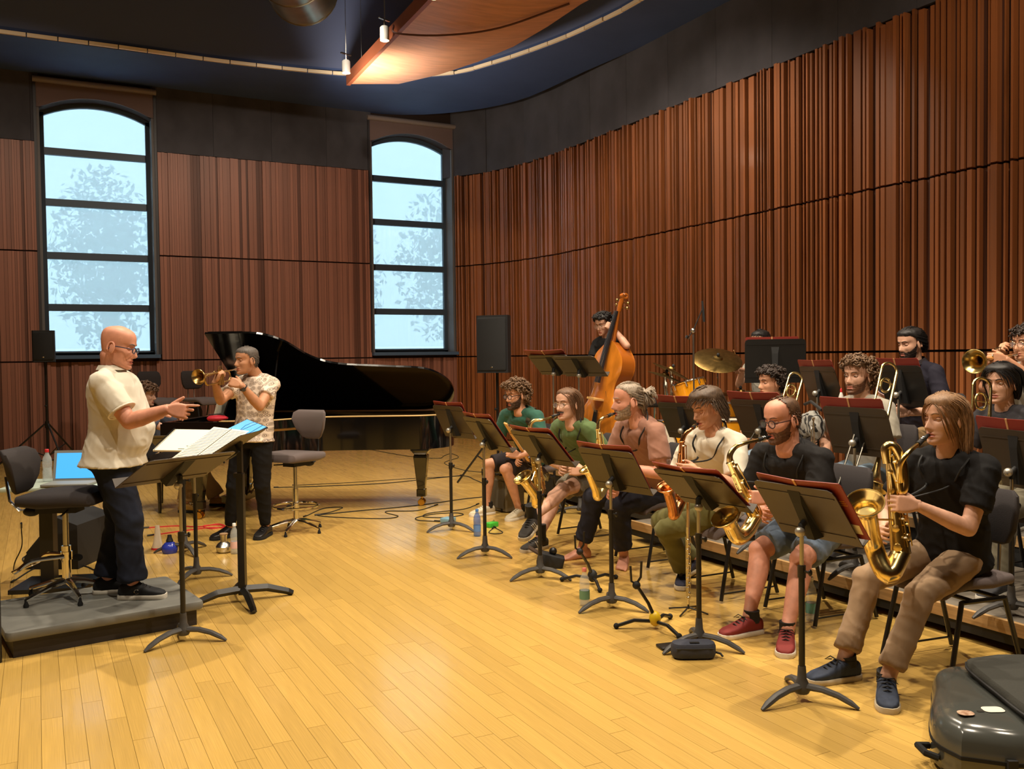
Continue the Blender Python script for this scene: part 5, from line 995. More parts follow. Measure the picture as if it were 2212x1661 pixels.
m0 = mouth('brown'); sax('gold alto saxophone played by the ponytailed man', dict(mouth=m0, neck=[D(1302, 903, 6.32), D(1294, 913, 6.32)], top=D(1292, 927, 6.32), bot=D(1306, 1050, 6.36), bow=D(1292, 1072, 6.30), bell=D(1270, 1012, 6.22), bdir=unit(-RT*.35+UP*.85-FW*.3), r=.026, rb=.062), M_BRASS, 'alto'); strap('brown', D(1306, 970, 6.36))
m0 = mouth('green'); sax('gold tenor saxophone played by the long haired man in green', dict(mouth=m0, neck=[D(1172, 907, 6.95), D(1155, 908, 6.95), D(1146, 917, 6.95)], top=D(1145, 932, 6.95), bot=D(1168, 1058, 6.95), bow=D(1160, 1088, 6.9), bell=D(1129, 1030, 6.8), bdir=unit(-RT*.5+UP*.75-FW*.35), r=.030, rb=.076), M_BRASS, 'tenor'); strap('green', D(1165, 1000, 6.95))
# ---- trombones, resting upright with the bell down
def trombone(label, top, bell, slide_end, w_=.105, sw=.075, roll=0.):
    t = thing('trombone', label, 'trombone', bell); L = lambda p: np.array(p, float)-bell; a = unit(bell-top); s_ = unit(np.cross(a, FW)); s_ = unit(s_*math.cos(roll)+np.cross(a, s_)*math.sin(roll)); f_ = unit(np.cross(a, s_)); ln = np.linalg.norm(bell-top); r = .0072
    c = top+a*w_/2; arc = [c-a*math.cos(x_)*w_/2*1.0+s_*math.sin(x_)*w_/2 for x_ in np.linspace(-PI/2, PI/2, 13)]
    MB().tube([L(p) for p in arc], r*1.25, 10).build('tuning_slide', M_BRASS, t)
    MB().tube([L(arc[0]), L(arc[0]+a*ln*.42)], r*1.05, 10).build('gooseneck', M_BRASS, t)
    b0_ = arc[-1]; e = b0_+a*(ln-.28); MB().tube([L(b0_), L(e)], [r*1.25, .013], 12).build('bell_tube', M_BRASS, t)
    MB().lathe([(.013, 0), (.017, .10), (.026, .17), (.045, .225), (.075, .262), (.106, .28), (.105, .282), (.07, .258), (.04, .222), (.022, .16), (.010, .05)], L(e), a, 26, closed=False).build('bell', M_BRASS, t)
    MB().torus(L(e+a*.281), .106, .003, a, 26, 6).build('bell_rim', M_BRASS, t)
    c2 = arc[0]-s_*.0+a*ln*.16; lp_ = [c2+s_*(.035+.033*math.cos(x_))+f_*.03-a*.05*math.sin(x_) for x_ in np.linspace(0, 2*PI, 17)]; MB().tube([L(p) for p in lp_], r*.95, 8).build('valve_loop', M_BRASS, t)
    MB().tube([L(arc[0]+a*.09), L(arc[-1]+a*.09)], .004, 6).build('brace', M_BRASS, t)
    q0 = arc[0]+a*ln*.42; d2 = unit(slide_end-q0)
    for k_ in (0, 1): MB().tube([L(q0+f_*.02-s_*sw*k_), L(slide_end-s_*sw*k_)], .0068, 8).build('slide_tube', M_SILV, t)
    cc = [slide_end-s_*sw/2+s_*sw/2*math.cos(x_)+d2*sw/2*math.sin(x_) for x_ in np.linspace(0, PI, 9)]; MB().tube([L(p) for p in cc], .0072, 8).build('slide_bow', M_BRASS, t)
    for k_ in (.02, .10): MB().tube([L(q0+f_*.02+d2*k_), L(q0+f_*.02-s_*sw+d2*k_)], .0055, 6).build('slide_brace', M_SILV, t)
    mp = q0+f_*.02-s_*sw; MB().lathe([(.006, 0), (.007, -.03), (.011, -.05), (.0125, -.056), (.010, -.058)], L(mp), d2, 14).build('mouthpiece', M_SILV, t)
    return t
trombone('gold trombone resting beside the curly haired trombonist', D(1722, 806, 7.0), D(1668, 992, 6.75), D(1590, 1040, 6.5))
trombone('gold trombone held upright by the grey shirted trombonist', D(1924, 785, 6.05), D(1872, 1030, 5.75), D(1826, 1085, 5.6))
trombone('gold trombone held upright by the trombonist at the right edge', D(2122, 817, 5.35), D(2112, 1040, 5.2), D(2070, 1110, 5.1), sw=.08)
# ---- trumpets
def trumpet(label, mo, bell, M, upv=(0, 0, 1)):
    t = thing('trumpet', label, 'trumpet', bell); L = lambda p: np.array(p, float)-bell; a = unit(bell-mo); u_ = unit(np.array(upv)-a*np.dot(upv, a)); k_ = np.linalg.norm(bell-mo)/.50; s_ = np.cross(a, u_); P_ = lambda x_, y_, z_=0: L(mo+a*x_*k_+s_*y_*k_+u_*z_*k_)
    MB().lathe([(.0125*k_, 0), (.0135*k_, .004*k_), (.011*k_, .014*k_), (.006*k_, .03*k_), (.005*k_, .085*k_)], P_(-.002, 0), a, 16).build('mouthpiece', M_SILV, t)
    MB().tube([P_(.07, 0), P_(.40, 0, 0)], .0062*k_, 10).build('lead_pipe', M, t)
    MB().tube([P_(.40+.032*math.sin(x_), 0, -.04+.04*math.cos(x_)) for x_ in np.linspace(0, PI, 9)], .0075*k_, 10).build('tuning_slide', M, t)
    MB().tube([P_(.40, 0, -.08), P_(.24, .0, -.08)], .0062*k_, 8).build('lower_tube', M, t)
    MB().tube([P_(.17, .018, -.085), P_(.11, .018, -.085)]+[P_(.11-.045*math.sin(x_), .018, -.0425-.0425*math.cos(x_)) for x_ in np.linspace(0, PI, 9)]+[P_(.2, .018, 0), P_(.34, .012, 0)], [.0062*k_]*11+[.008*k_, .012*k_], 10).build('bell_tube', M, t)
    MB().lathe([(.012*k_, -.16*k_), (.017*k_, -.09*k_), (.026*k_, -.045*k_), (.042*k_, -.015*k_), (.061*k_, 0), (.060*k_, .003), (.038*k_, -.015*k_), (.02*k_, -.05*k_), (.009*k_, -.1*k_)], P_(.50, .012, 0), a, 24, closed=False).build('bell', M, t)
    MB().torus(P_(.50, .012, 0), .0612*k_, .0025*k_, a, 24, 6).build('bell_rim', M, t)
    for i in range(3):
        x_ = .185+.024*i; v_ = MB().tube([P_(x_, .009, .025), P_(x_, .009, -.105)], .0105*k_, 12).build('valve', M, t); b_ = MB().tube([P_(x_, .009, .025), P_(x_, .009, .05)], .003*k_, 6); b_.lathe([(.008*k_, 0), (.008*k_, .004)], P_(x_, .009, .05), u_, 10); b_.build('valve_button', M_SILV, v_)
    MB().torus(P_(.30, 0, .012), .010*k_, .0025*k_, s_, 12, 5).build('finger_ring', M, t)
    return t
trumpet('aged brass trumpet played by the standing soloist', mouth('solo'), D(431, 814, 7.40), M_BRASSD)
trumpet('gold trumpet played by the trumpeter at the right edge', mouth('trp'), D(2110, 781, 5.95), M_BRASS)
q = D(1757, 902, 6.5); e = trumpet('silver trumpet standing upright behind the bald saxophonist', q, q+V(0.02, 0, -.48), M_SILV, (-.8, -.5, 0))
# ---- double bass
def double_bass():
    foot = D(1296, 985, 9.95); scr = D(1346, 655, 9.85); ax = unit(scr-foot); fr = -RT*.86-FW*.5; fr = unit(fr-ax*np.dot(fr, ax)); wd = np.cross(ax, fr)
    t = thing('double_bass', 'honey coloured double bass leaning against its player', 'double bass', foot); P_ = lambda z_, y_=0, x_=0: ax*(z_ if z_ < 1.25 else 1.25+(z_-1.25)*.76)+wd*y_+fr*x_
    half = spline([(.02, .20, 0), (.0, .33, 0)][::-1][:0]+[(.0, .16, 0), (.20, .19, 0), (.34, .33, 0), (.335, .45, 0), (.24, .60, 0), (.185, .72, 0), (.20, .83, 0), (.255, .95, 0), (.24, 1.08, 0), (.14, 1.18, 0), (.03, 1.26, 0)], 5)
    ol = [(p[1], p[0]) for p in half]+[(p[1], -p[0]) for p in half[::-1][:-1]]
    Mb = mat('honey_varnish', (196, 118, 34), .28, var=.25, vscale=4, stretch=(3, 3, 1), coat=.5); Mr = mat('rib_varnish', (168, 92, 26), .28, coat=.5)
    mb = MB(); mb.loft([[P_(p[0], p[1], x_) for p in ol] for x_ in (-.085, .085)], caps=False); mb.build('ribs', Mr, t)
    c_ = np.array([.70, 0]); 
    for nm, x_, b_ in (('top_plate', .085, .035), ('back_plate', -.085, -.03)):
        MB().loft([[P_(c_[0]+(p[0]-c_[0])*k_, p[1]*k_, x_+h_) for p in ol] for k_, h_ in ((1.02, 0), (1.02, b_*.12), (.9, b_*.45), (.6, b_*.85), (.2, b_), (.02, b_))]).build(nm, Mb, t, angle=60)
    MB().tube([P_(1.22, 0, .07), P_(1.30, 0, .05), P_(1.70, 0, .045)], [.035, .026, .02], 10).build('neck', Mr, t)
    MB().loft([[P_(z_, y_*w2, x_+.012*(1-abs(y_)*.6)) for y_ in (-1, -.5, 0, .5, 1)]+[P_(z_, w2, x_-.012), P_(z_, -w2, x_-.012)] for z_, w2, x_ in ((.80, .045, .19), (1.25, .035, .13), (1.70, .022, .075))]).build('fingerboard', mat('ebony', (32, 30, 34), .4), t)
    sp = [P_(1.70, 0, .04), P_(1.80, 0, .035), P_(1.90, 0, .02)]+[P_(1.93+.045*math.cos(a_)*k_-.0, 0, -.01+.045*math.sin(a_)*k_) for a_, k_ in zip(np.linspace(1.2, 8.5, 16), np.linspace(1.1, .25, 16))]
    MB().tube(sp, [.024, .028, .024]+list(np.linspace(.026, .012, 16)), 10).build('scroll', Mr, t)
    for i, s_ in enumerate((1, -1, 1, -1)): pg = MB().tube([P_(1.76+.035*i, 0, .02), P_(1.76+.035*i, s_*.09, .01)], .006, 6); pg.ell(P_(1.76+.035*i, s_*.10, .01), (.018, .018, .018)); pg.build('tuning_peg', M_BRASSD, t)
    br = MB().box(P_(.62, 0, .175), (.02, .16, .12), np.stack([ax, wd, fr], 1)); br.build('bridge', mat('maple', (206, 160, 96), .5), t, smooth=False)
    MB().loft([[P_(z_, y_, x_) for y_, x_ in ((-w2, .14), (w2, .14), (w2, .155), (-w2, .155))] for z_, w2 in ((.22, .045), (.50, .025))]).build('tailpiece', M_BLACK, t, smooth=False)
    for y_ in (-.024, -.008, .008, .024): MB().tube([P_(.48, y_, .155), P_(.62, y_*1.6, .238), P_(1.70, y_*.6, .095)], .0016, 5).build('string', M_STEEL, t)
    for s_ in (-1, 1): MB().tube([P_(.55, s_*.10, .112), P_(.60, s_*.125, .108), P_(.66, s_*.105, .112), P_(.72, s_*.085, .114)], .006, 6, flat=.4).build('sound_hole', M_BLKM, t)
    MB().tube([P_(.17), P_(.0)], [.012, .005], 8).build('endpin', M_STEEL, t)
double_bass()
# ---- electric guitar on the lap of the guitarist
g0, g1 = D(1150, 1000, 8.55), D(1102, 925, 8.10); ax = unit(g1-g0); fr = unit(-FW*.7-RT*.6); fr = unit(fr-ax*np.dot(fr, ax)); wd = np.cross(ax, fr)
t = thing('electric_guitar', 'dark electric guitar on the lap of the teal shirted player', 'guitar', g0); P_ = lambda z_, y_=0, x_=0: ax*z_+wd*y_+fr*x_
ol = [(p[0], p[1]) for p in spline([(-.24, 0, 0), (-.22, .12, 0), (-.08, .16, 0), (.02, .115, 0), (.10, .14, 0), (.13, .09, 0), (.10, .03, 0), (.10, -.03, 0), (.12, -.1, 0), (.06, -.13, 0), (.0, -.11, 0), (-.1, -.16, 0), (-.22, -.12, 0)], 4)]
MB().loft([[P_(p[0]*k_, p[1]*k_, x_) for p in ol] for x_, k_ in ((-.022, .96), (-.016, 1), (.016, 1), (.022, .96))]).build('body', mat('guitar_finish', (38, 26, 22), .2, coat=.6), t)
MB().tube([P_(.08, 0, .02), P_(.56, 0, .02)], [(.012, .026), (.010, .021)], 10, upv=fr).build('neck', mat('maple', (206, 160, 96), .5), t)
MB().prism([(-.02, 0), (.02, 0), (.035, .06), (.03, .17), (-.015, .16)], .008, .022, P_(.55), wd, ax, fr).build('headstock', mat('maple', (206, 160, 96), .5), t, smooth=False)
for i in range(6): z_ = .575+.024*i; pg = MB().tube([P_(z_, .02, .015), P_(z_, .055, .015)], .004, 6); pg.ell(P_(z_, .06, .015), .009, n=8, m=6); pg.build('tuner', M_CHROME, t)
for i in range(2): MB().box(P_(-.02-.07*i, 0, .024), (.03, .08, .012), np.stack([ax, wd, fr], 1)).build('pickup', M_BLKM, t, smooth=False)
P__, I_ = PP['guit']; MB().tube([p-I_['base'] for p in spline([D(1132, 985, 8.45), I_['ring'](.75, .14, .122, .1, .02)[4], I_['ring'](.97, .11, .09, .09, .024)[2], I_['ring'](.9, .12, .1, .1, .02)[20], I_['ring'](.5, .15, .1, .1, .02)[18]], 6)], [(.006, .028)]*25, 6).build('guitar_strap', mat('woven_strap', (70, 58, 36), .9, rgb2=(30, 26, 22), vscale=40), P__)
# ---- drum kit
M_YEL = mat('amber_drum', (226, 150, 24), .2, coat=.7, var=.12, vscale=3); M_HEAD = mat('drum_head', (222, 214, 196), .5); M_CYM = mat('cymbal_bronze', (128, 104, 60), .38, 1., var=.25, vscale=20)
dk = D(1452, 905, 8.9); dk = V(dk[0], dk[1], RH2)
t = thing('drum_kit', 'amber yellow drum kit with chrome fittings on the riser', 'drum kit', dk); L = lambda p: np.array(p, float)-dk
def drum(c, ax, r, h_, nm, lugs=8):
    ax = unit(ax); c = np.array(c); a_ = V(0, 0, 1) if abs(ax[2]) < .9 else V(1, 0, 0); b1 = unit(np.cross(ax, a_)); b2 = np.cross(ax, b1)
    s_ = MB().lathe([(r, -h_/2), (r, h_/2)], L(c), ax, 32).build(nm, M_YEL, t)
    MB().lathe([(r*.97, h_/2+.004), (.001, h_/2+.006)], L(c), ax, 32, closed=False).build('drum_head', M_HEAD, s_); MB().lathe([(r*.97, -h_/2-.004), (.001, -h_/2-.006)], L(c), ax, 32, closed=False).build('drum_head', M_HEAD, s_)
    for sg in (-1, 1): MB().torus(L(c+ax*sg*h_/2), r+.006, .009, ax, 32, 6).build('hoop', M_CHROME, s_)
    for i in range(lugs):
        a_ = 2*PI*i/lugs; p = c+(b1*math.cos(a_)+b2*math.sin(a_))*(r+.012)
        for sg in (-1, 1): MB().tube([L(p+ax*sg*h_*.46), L(p+ax*sg*h_*.25)], .009, 6).build('lug', M_CHROME, s_)
def cymb(c, n_, r, nm='cymbal', st=True):
    n_ = unit(n_); MB().lathe([(r, -.012), (r*.98, -.009), (r*.6, .004), (r*.22, .012), (r*.17, .03), (.006, .038), (.006, .034), (r*.16, .026), (r*.2, .008), (r, -.014)], L(c), n_, 40, closed=False).build(nm, M_CYM, t)
    MB().ell(L(c+n_*.05), (.016, .016, .02)).build('wing_nut', M_BLKM, t)
    if st:
        b_ = V(c[0], c[1], RH2); MB().tube([L(c-n_*.01), L(c-V(0, 0, .12)), L(b_+V(0, 0, .25))], .010, 8).build('cymbal_stand', M_CHROME, t); MB().tube([L(c-V(0, 0, .06)), L(c-V(0, 0, .12))], .02, 8).build('tilter', M_CHROME, t)
        for i in range(3): a_ = i*2.1+.4; MB().tube([L(b_+V(0, 0, .34)), L(b_+V(.3*math.cos(a_), .3*math.sin(a_), .012))], .009, 6).build('stand_leg', M_CHROME, t)
bd = D(1452, 930, 8.95); drum((bd[0], bd[1], RH2+.30), (-1, -.1, 0), .285, .40, 'bass_drum', 10)
MB().ell(L((bd[0]-.24, bd[1]-.05, RH2+.30)), (.01, .001, .001)).build('bass_drum_badge', M_CHROME, t)
drum(D(1492, 848, 9.0), (-.15, .25, .95), .16, .22, 'rack_tom'); ft = D(1568, 925, 8.9); drum((ft[0], ft[1], RH2+.40), (0, 0, 1), .20, .38, 'floor_tom')
for i in range(3): a_ = i*2.1; MB().tube([L((ft[0]+.22*math.cos(a_), ft[1]+.22*math.sin(a_), RH2+.5)), L((ft[0]+.22*math.cos(a_), ft[1]+.22*math.sin(a_), RH2+.01))], .009, 6).build('floor_tom_leg', M_CHROME, t)
MB().tube([L(D(1492, 880, 9.0)), L((bd[0], bd[1], RH2+.6))], .014, 8).build('tom_mount', M_CHROME, t)
sn = D(1560, 880, 9.2); drum((sn[0]+.15, sn[1]+.1, RH2+.66), (.05, 0, 1), .18, .14, 'snare_drum')
cymb(D(1550, 776, 9.05), unit(-FW*.52+UP*.85), .245, 'ride_cymbal'); cymb(D(1450, 800, 9.25), unit(-RT*-.45+V(0, 0, .9)), .20, 'crash_cymbal'); cymb(D(1437, 812, 9.2), unit(RT*.35+V(0, 0, 1)), .18, 'hi_hat', True); cymb(D(1600, 848, 9.2), unit(V(-.05, -.05, 1)), .22, 'low_cymbal')
hw_ = MB()
for p0, p1 in (((1440, 838), (1445, 905)), ((1455, 840), (1452, 905)), ((1465, 850), (1462, 900))): hw_.tube([L(D(*p0, 9.1)), L(D(*p1, 9.1))], .012, 8)
hw_.build('chrome_hardware', M_CHROME, t)
q = D(1415, 868, 9.5); th = thing('drum_throne', 'round black padded stool behind the drum kit', 'stool', (q[0], q[1], RH2)); zz = q[2]-RH2
MB().lathe([(.13, 0), (.175, .02), (.18, .06), (.165, .085), (.02, .095)], (0, 0, zz-.05), n=24).build('cushion', M_BLKM, th); MB().tube([(0, 0, zz-.05), (0, 0, .15)], .016, 8).build('post', M_CHROME, th)
for i in range(3): MB().tube([(0, 0, .2), (.25*math.cos(i*2.1), .25*math.sin(i*2.1), .01)], .010, 6).build('leg', M_CHROME, th)
q0, q1 = D(1602, 800, 9.4), D(1585, 757, 9.1); st = thing('drumstick', 'pale wooden drumstick raised by the drummer above the cymbal', 'drumstick', q0); MB().tube([V(0, 0, 0), (q1-q0)*.8, q1-q0], [.007, .006, .003], 8).build('shaft', mat('hickory', (200, 160, 110), .5), st); MB().ell(q1-q0, .005, n=8, m=6).build('tip', mat('hickory', (200, 160, 110), .5), st)
# ---- overhead microphone on a boom stand
q = D(1498, 760, 8.75); b0_ = V(q[0], q[1], RH2); t = thing('microphone_stand', 'tall overhead microphone on a boom stand above the drums', 'microphone', b0_); L = lambda p: np.array(p, float)-b0_
MB().tube([L(b0_+V(0, 0, .1)), L(D(1498, 722, 8.75))], .009, 8).build('pole', M_STEEL, t); MB().tube([L(D(1488, 728, 8.75)), L(D(1500, 708, 8.75)), L(D(1517, 668, 8.75))], .006, 8).build('boom', M_BLACK, t); MB().ell(L(D(1497, 714, 8.75)), .025).build('clutch', M_STEEL, t)
MB().tube([L(D(1517, 650, 8.75)), L(D(1519, 672, 8.75)), L(D(1521, 695, 8.75))], [.008, .012, .012], 8).build('microphone', M_BLKM, t); MB().tube([L(D(1487, 726, 8.75)), L(D(1484, 732, 8.75))], .022, 10).build('counterweight', M_CHROME, t)
for i in range(3): MB().tube([(0, 0, .12), (.3*math.cos(i*2.1), .3*math.sin(i*2.1), .012)], .008, 6).build('leg', M_BLACK, t)
# ================================================================ conductor's desk area
music_stand('music stand nearest the camera beside the conductor podium', (.70, 5.42, 0), deg(118), .96, 62, deg(-30), w_=.58, h_=.36)
q = F(425, 1250); music_stand('slim music stand carrying the white spiral bound score', (q[0], q[1], 0), deg(150), .92, 74, deg(-40), 'stands by the conductor', w_=.60, h_=.36, dark=True)
q2 = F(400, 1193); music_stand('music stand of the trumpet soloist behind the score', (q2[0], q2[1], 0), deg(60), .88, 60, deg(100), 'stands by the conductor')
# heavy flat-bar stand with the tablet
q = F(525, 1300); t = thing('heavy_music_stand', 'heavy square tube music stand carrying tablet and open score', 'music stand', (q[0], q[1], 0), deg(150)); hb = V(q[0], q[1], 0); HR = RZ(deg(150))
MB().box((0, 0, .45), (.045, .045, .80)).build('lower_post', M_BLACK, t, smooth=False); MB().box((0, 0, .92), (.032, .032, .28)).build('upper_post', M_BLACK, t, smooth=False); MB().box((.01, 0, .84), (.055, .055, .03)).build('clamp', M_BLACK, t, smooth=False)
for a_ in (.5, 2.1, 3.7, 5.2):
    d = V(math.cos(a_), math.sin(a_), 0); MB().tube([d*.0+V(0, 0, .085), d*.16+V(0, 0, .075), d*.30+V(0, 0, .03), d*.33+V(0, 0, .012)], [.026, .026, .022, .02], 4, upv=(0, 0, 1)).build('base_leg', M_BLACK, t, smooth=False)
ti = deg(58); up = V(-math.sin(ti), 0, math.cos(ti)); nn = V(math.cos(ti), 0, math.sin(ti)); c = V(.05, 0, 1.03)
MB().prism(rrect(.52, .34, .02), -.002, .003, c, V(0, 1, 0), up, nn).build('desk', M_DESK, t, smooth=False); MB().box(c-up*.168+nn*.02, (.05, .52, .003), np.stack([nn, V(0, 1, 0), up], 1)).build('lip', M_DESK, t, smooth=False); MB().box(c-nn*.03-up*.02, (.06, .09, .10), np.stack([nn, V(0, 1, 0), up], 1)).build('pivot_block', M_BLKM, t, smooth=False)
# papers: placed on measured planes (corners given where they stand)
def sheet(name, label, cat, corners, th, mats, lines=0, cov=None):
    A, B, C_, D_ = [np.array(p, float) for p in corners]; C_ = B+D_-A; o = thing(name, label, cat, A); n_ = unit(np.cross(B-A, D_-A)); n_ = n_ if n_[2] > 0 else -n_
    vs = [p-A for p in (A, B, C_, D_)]; MB().add(vs+[v-n_*th for v in vs], [(0, 1, 2, 3), (7, 6, 5, 4)]+[(i, (i+1) % 4, 4+(i+1) % 4, 4+i) for i in range(4)]).build('pages', mats, o, smooth=False)
    return o, A, (B-A), (D_-A), n_
# white spiral score
zc = 1.02; c1 = [F(330, 972, .985), F(480, 974, .965), F(515, 929, 1.09), F(378, 927, 1.105)]
o, A, ex, ey, n_ = sheet('spiral_score', 'large white spiral bound score lying on the slim stand', 'score', c1, .012, M_PAPER)
for i in range(26): MB().torus(ey*(i+.5)/26+n_*.0, .010, .0016, ey, 10, 4).build('binding_ring', M_BLKM, o)
mb = MB()
for i, (a_, b_, y_) in enumerate(((.42, .72, .20), (.52, .64, .14), (.34, .76, .07))): mb.box(ex*(a_+b_)/2+ey*y_+n_*.001, (np.linalg.norm(ex)*(b_-a_), .006, .001), np.stack([unit(ex), unit(ey), n_], 1))
mb.build('title_print', mat('ink', (60, 56, 52), .8), o, smooth=False)
c2 = [F(368, 992, .97), F(452, 1000, .93), F(512, 946, 1.08), F(462, 922, 1.14)]
M_STAVE = mat('staved_paper', (222, 218, 204), .8)
o, A, ex, ey, n_ = sheet('printed_score', 'open printed music score below the blue tablet', 'sheet music', c2, .006, M_STAVE)
mb = MB()
for i in range(22):
    for a_, b_ in ((.05, .46), (.54, .95)): f_ = (i+.6)/23; mb.box(ex*(a_+b_)/2+ey*f_+n_*.0012, (np.linalg.norm(ex)*(b_-a_), .0035, .0008), np.stack([unit(ex), unit(ey), n_], 1))
mb.build('stave_lines', mat('grey_ink', (158, 158, 160), .8), o, smooth=False); MB().tube([ex*.5+n_*.003, ex*.5+ey+n_*.003], .0016, 5).build('centre_fold', mat('ink', (60, 56, 52), .8), o)
c3 = [F(466, 938, 1.06), F(507, 958, 1.03), F(572, 914, 1.13), F(534, 905, 1.155)]
def tablet_mat():
    m = mat('tablet_screen', (90, 170, 225), .12, emit=(110, 196, 245), estr=.55); return m
o, A, ex, ey, n_ = sheet('tablet', 'glowing pale blue tablet propped above the open score', 'tablet', c3, .008, mat('tablet_shell', (40, 46, 58), .4))
MB().add([ex*a_+ey*b_+n_*.0015 for a_, b_ in ((.03, .02), (.97, .02), (.97, .98), (.03, .98))], [(0, 1, 2, 3)]).build('screen', tablet_mat(), o, smooth=False)
ms = mat('screen_dark_blue', (44, 84, 140), .2, emit=(40, 80, 140), estr=.3)
MB().ell(ex*.48+ey*.45+n_*.002, (.030, .016, .0012), np.stack([unit(ey), unit(np.cross(n_, ey)), n_], 1)).build('screen_shape', ms, o); mb = MB()
mb.tube([ex*.45+ey*.05+n_*.002, ex*.48+ey*.45+n_*.002, ex*.35+ey*.72+n_*.002, ex*.40+ey*.98+n_*.002], .003, 4); mb.tube([ex*.50+ey*.5+n_*.002, ex*.56+ey*.98+n_*.002], .003, 4); mb.tube([ex*.90+ey*.2+n_*.002, ex*.80+ey*.97+n_*.002], .007, 4, flat=.25, upv=n_); mb.build('screen_lines', ms, o)
# ---- table with laptop and bottle behind the conductor
q = F(108, 1266); tb = thing('side_table', 'small pale topped table on a black column behind the podium', 'table', (q[0], q[1], 0), deg(-20)); TZ = .74
MB().loft(rbox((.17, 0, TZ-.015), (.80, .50, .03), .02)).build('top', mat('pale_table', (176, 190, 176), .4), tb); MB().box((0, 0, .36), (.09, .09, .70)).build('column', M_BLACK, tb, smooth=False); MB().box((.05, 0, .015), (.5, .42, .03)).build('base_plate', M_BLACK, tb, smooth=False)
p = F(165, 1043, TZ); lt = thing('laptop', 'grey laptop with a blue screen behind the conductor', 'laptop', p, deg(66)); mgrey = mat('laptop_grey', (130, 132, 128), .5)
MB().loft(rbox((-.10, 0, .010), (.22, .32, .018), .01)).build('keyboard_base', mgrey, lt); sc_ = MB().box((.02, 0, .12), (.010, .32, .22), RY(.22)).build('screen_lid', mgrey, lt, smooth=False); MB().box((.0145, 0, .122), (.003, .28, .18), RY(.22)).build('display', mat('laptop_display', (70, 160, 230), .2, emit=(70, 165, 240), estr=.9), sc_, smooth=False)
# bottles
def clear_mat(name, rgb, al): return mat(name, rgb, .06, alpha=al, spec=.6)
def bottle(label, p, h_, body, cap, lab=None, r=.033):
    t = thing('water_bottle', label, 'bottle', p); k_ = h_/.24
    MB().lathe([(r*.9, 0), (r, .01*k_), (r, .075*k_), (r*.88, .095*k_), (r*.98, .115*k_), (r, .15*k_), (r*.85, .18*k_), (r*.45, .205*k_), (.013, .215*k_), (.013, .226*k_)], n=18).build('body', body, t)
    MB().lathe([(.0145, .220*k_), (.0145, .240*k_), (.012, .243*k_)], n=14).build('cap', cap, t)
    MB().lathe([(r*.8, .004), (r*.85, .012), (r*.85, .10*k_), (.001, .1*k_)], n=16, closed=False).build('water', clear_mat('water', (210, 225, 230), .25), t)
    if lab: MB().lathe([(r*1.015, .045*k_), (r*1.015, .10*k_)], n=18, closed=False).build('label', lab, t)
CLR = clear_mat('clear_plastic', (220, 226, 226), .30); RC = mat('red_cap', (196, 36, 40), .5)
bottle('clear water bottle with a red cap on the table beside the laptop', F(103, 1040, TZ), .23, CLR, RC)
bottle('clear bottle with white cap and pink label at the soloist\'s feet', F(507, 1196), .25, CLR, mat('white_cap', (226, 226, 222), .5), mat('pink_label', (226, 186, 178), .6))
bottle('blue plastic bottle standing beside the second music stand', F(1031, 1158), .24, clear_mat('blue_plastic', (50, 110, 190), .55), mat('blue_cap', (70, 120, 190), .5), mat('blue_label', (90, 130, 190), .6))
bottle('half full bottle with green label before the barefoot player', F(1263, 1308), .24, CLR, mat('pink_cap', (214, 120, 104), .5), mat('green_label', (108, 150, 120), .6))
p = F(1752, 1340); bottle('clear bottle with teal label behind the nearest music stand pole', (p[0], p[1], 0), .26, CLR, mat('white_cap', (226, 226, 222), .5), mat('teal_label', (110, 170, 160), .6))
q = AX(1817, 858, 5.78); t = thing('spray_bottle', 'small white spray bottle with red tip beside the bearded trombonist', 'spray bottle', (q[0], q[1], q[2]-.06)); MB().lathe([(.022, 0), (.024, .01), (.024, .05), (.010, .095), (.006, .105)], n=14).build('body', mat('white_plastic', (206, 200, 192), .4), t); MB().lathe([(.008, .10), (.009, .12), (.003, .135)], n=10).build('nozzle', RC, t)
tt = thing('equipment_stool', 'slim black stool holding the spray bottle on the riser', 'stool', (q[0], q[1], RH2)); zz = q[2]-.06-RH2; MB().lathe([(.12, zz-.03), (.125, zz-.02), (.125, zz-.002), (.12, zz)], n=20).build('seat', M_BLACK, tt)
for i in range(3): MB().tube([(.08*math.cos(i*2.1), .08*math.sin(i*2.1), zz-.02), (.16*math.cos(i*2.1), .16*math.sin(i*2.1), 0)], .01, 6).build('leg', M_BLACK, tt)
# ---- mutes by the soloist
t = thing('straight_mute', 'white trumpet mute with red rim standing on the floor', 'mute', F(341, 1186)); MB().lathe([(.045, 0), (.05, .015), (.036, .06), (.026, .12), (.018, .20)], n=18).build('cone', mat('bone_white', (222, 206, 182), .5), t); MB().lathe([(.052, 0), (.053, .008), (.05, .016)], n=18).build('rim', RC, t)
t = thing('plunger_mute', 'glossy blue bulb shaped mute with black neck', 'mute', F(367, 1194)); MB().lathe([(.055, 0), (.066, .03), (.062, .06), (.04, .085), (.024, .095)], n=20).build('bulb', mat('royal_blue', (44, 58, 160), .2), t); MB().lathe([(.022, .09), (.03, .10), (.018, .13), (.016, .15)], n=14).build('neck', M_BLKM, t)
t = thing('silver_mute', 'brushed silver wah mute on the floor by the bottle', 'mute', F(484, 1193)); MB().lathe([(.045, 0), (.06, .015), (.066, .05), (.05, .075), (.028, .09), (.026, .13), (.032, .15)], n=20).build('body', M_STEEL, t); MB().lathe([(.033, .148), (.035, .156), (.03, .16)], n=16).build('cork', mat('cork', (150, 120, 86), .9), t)
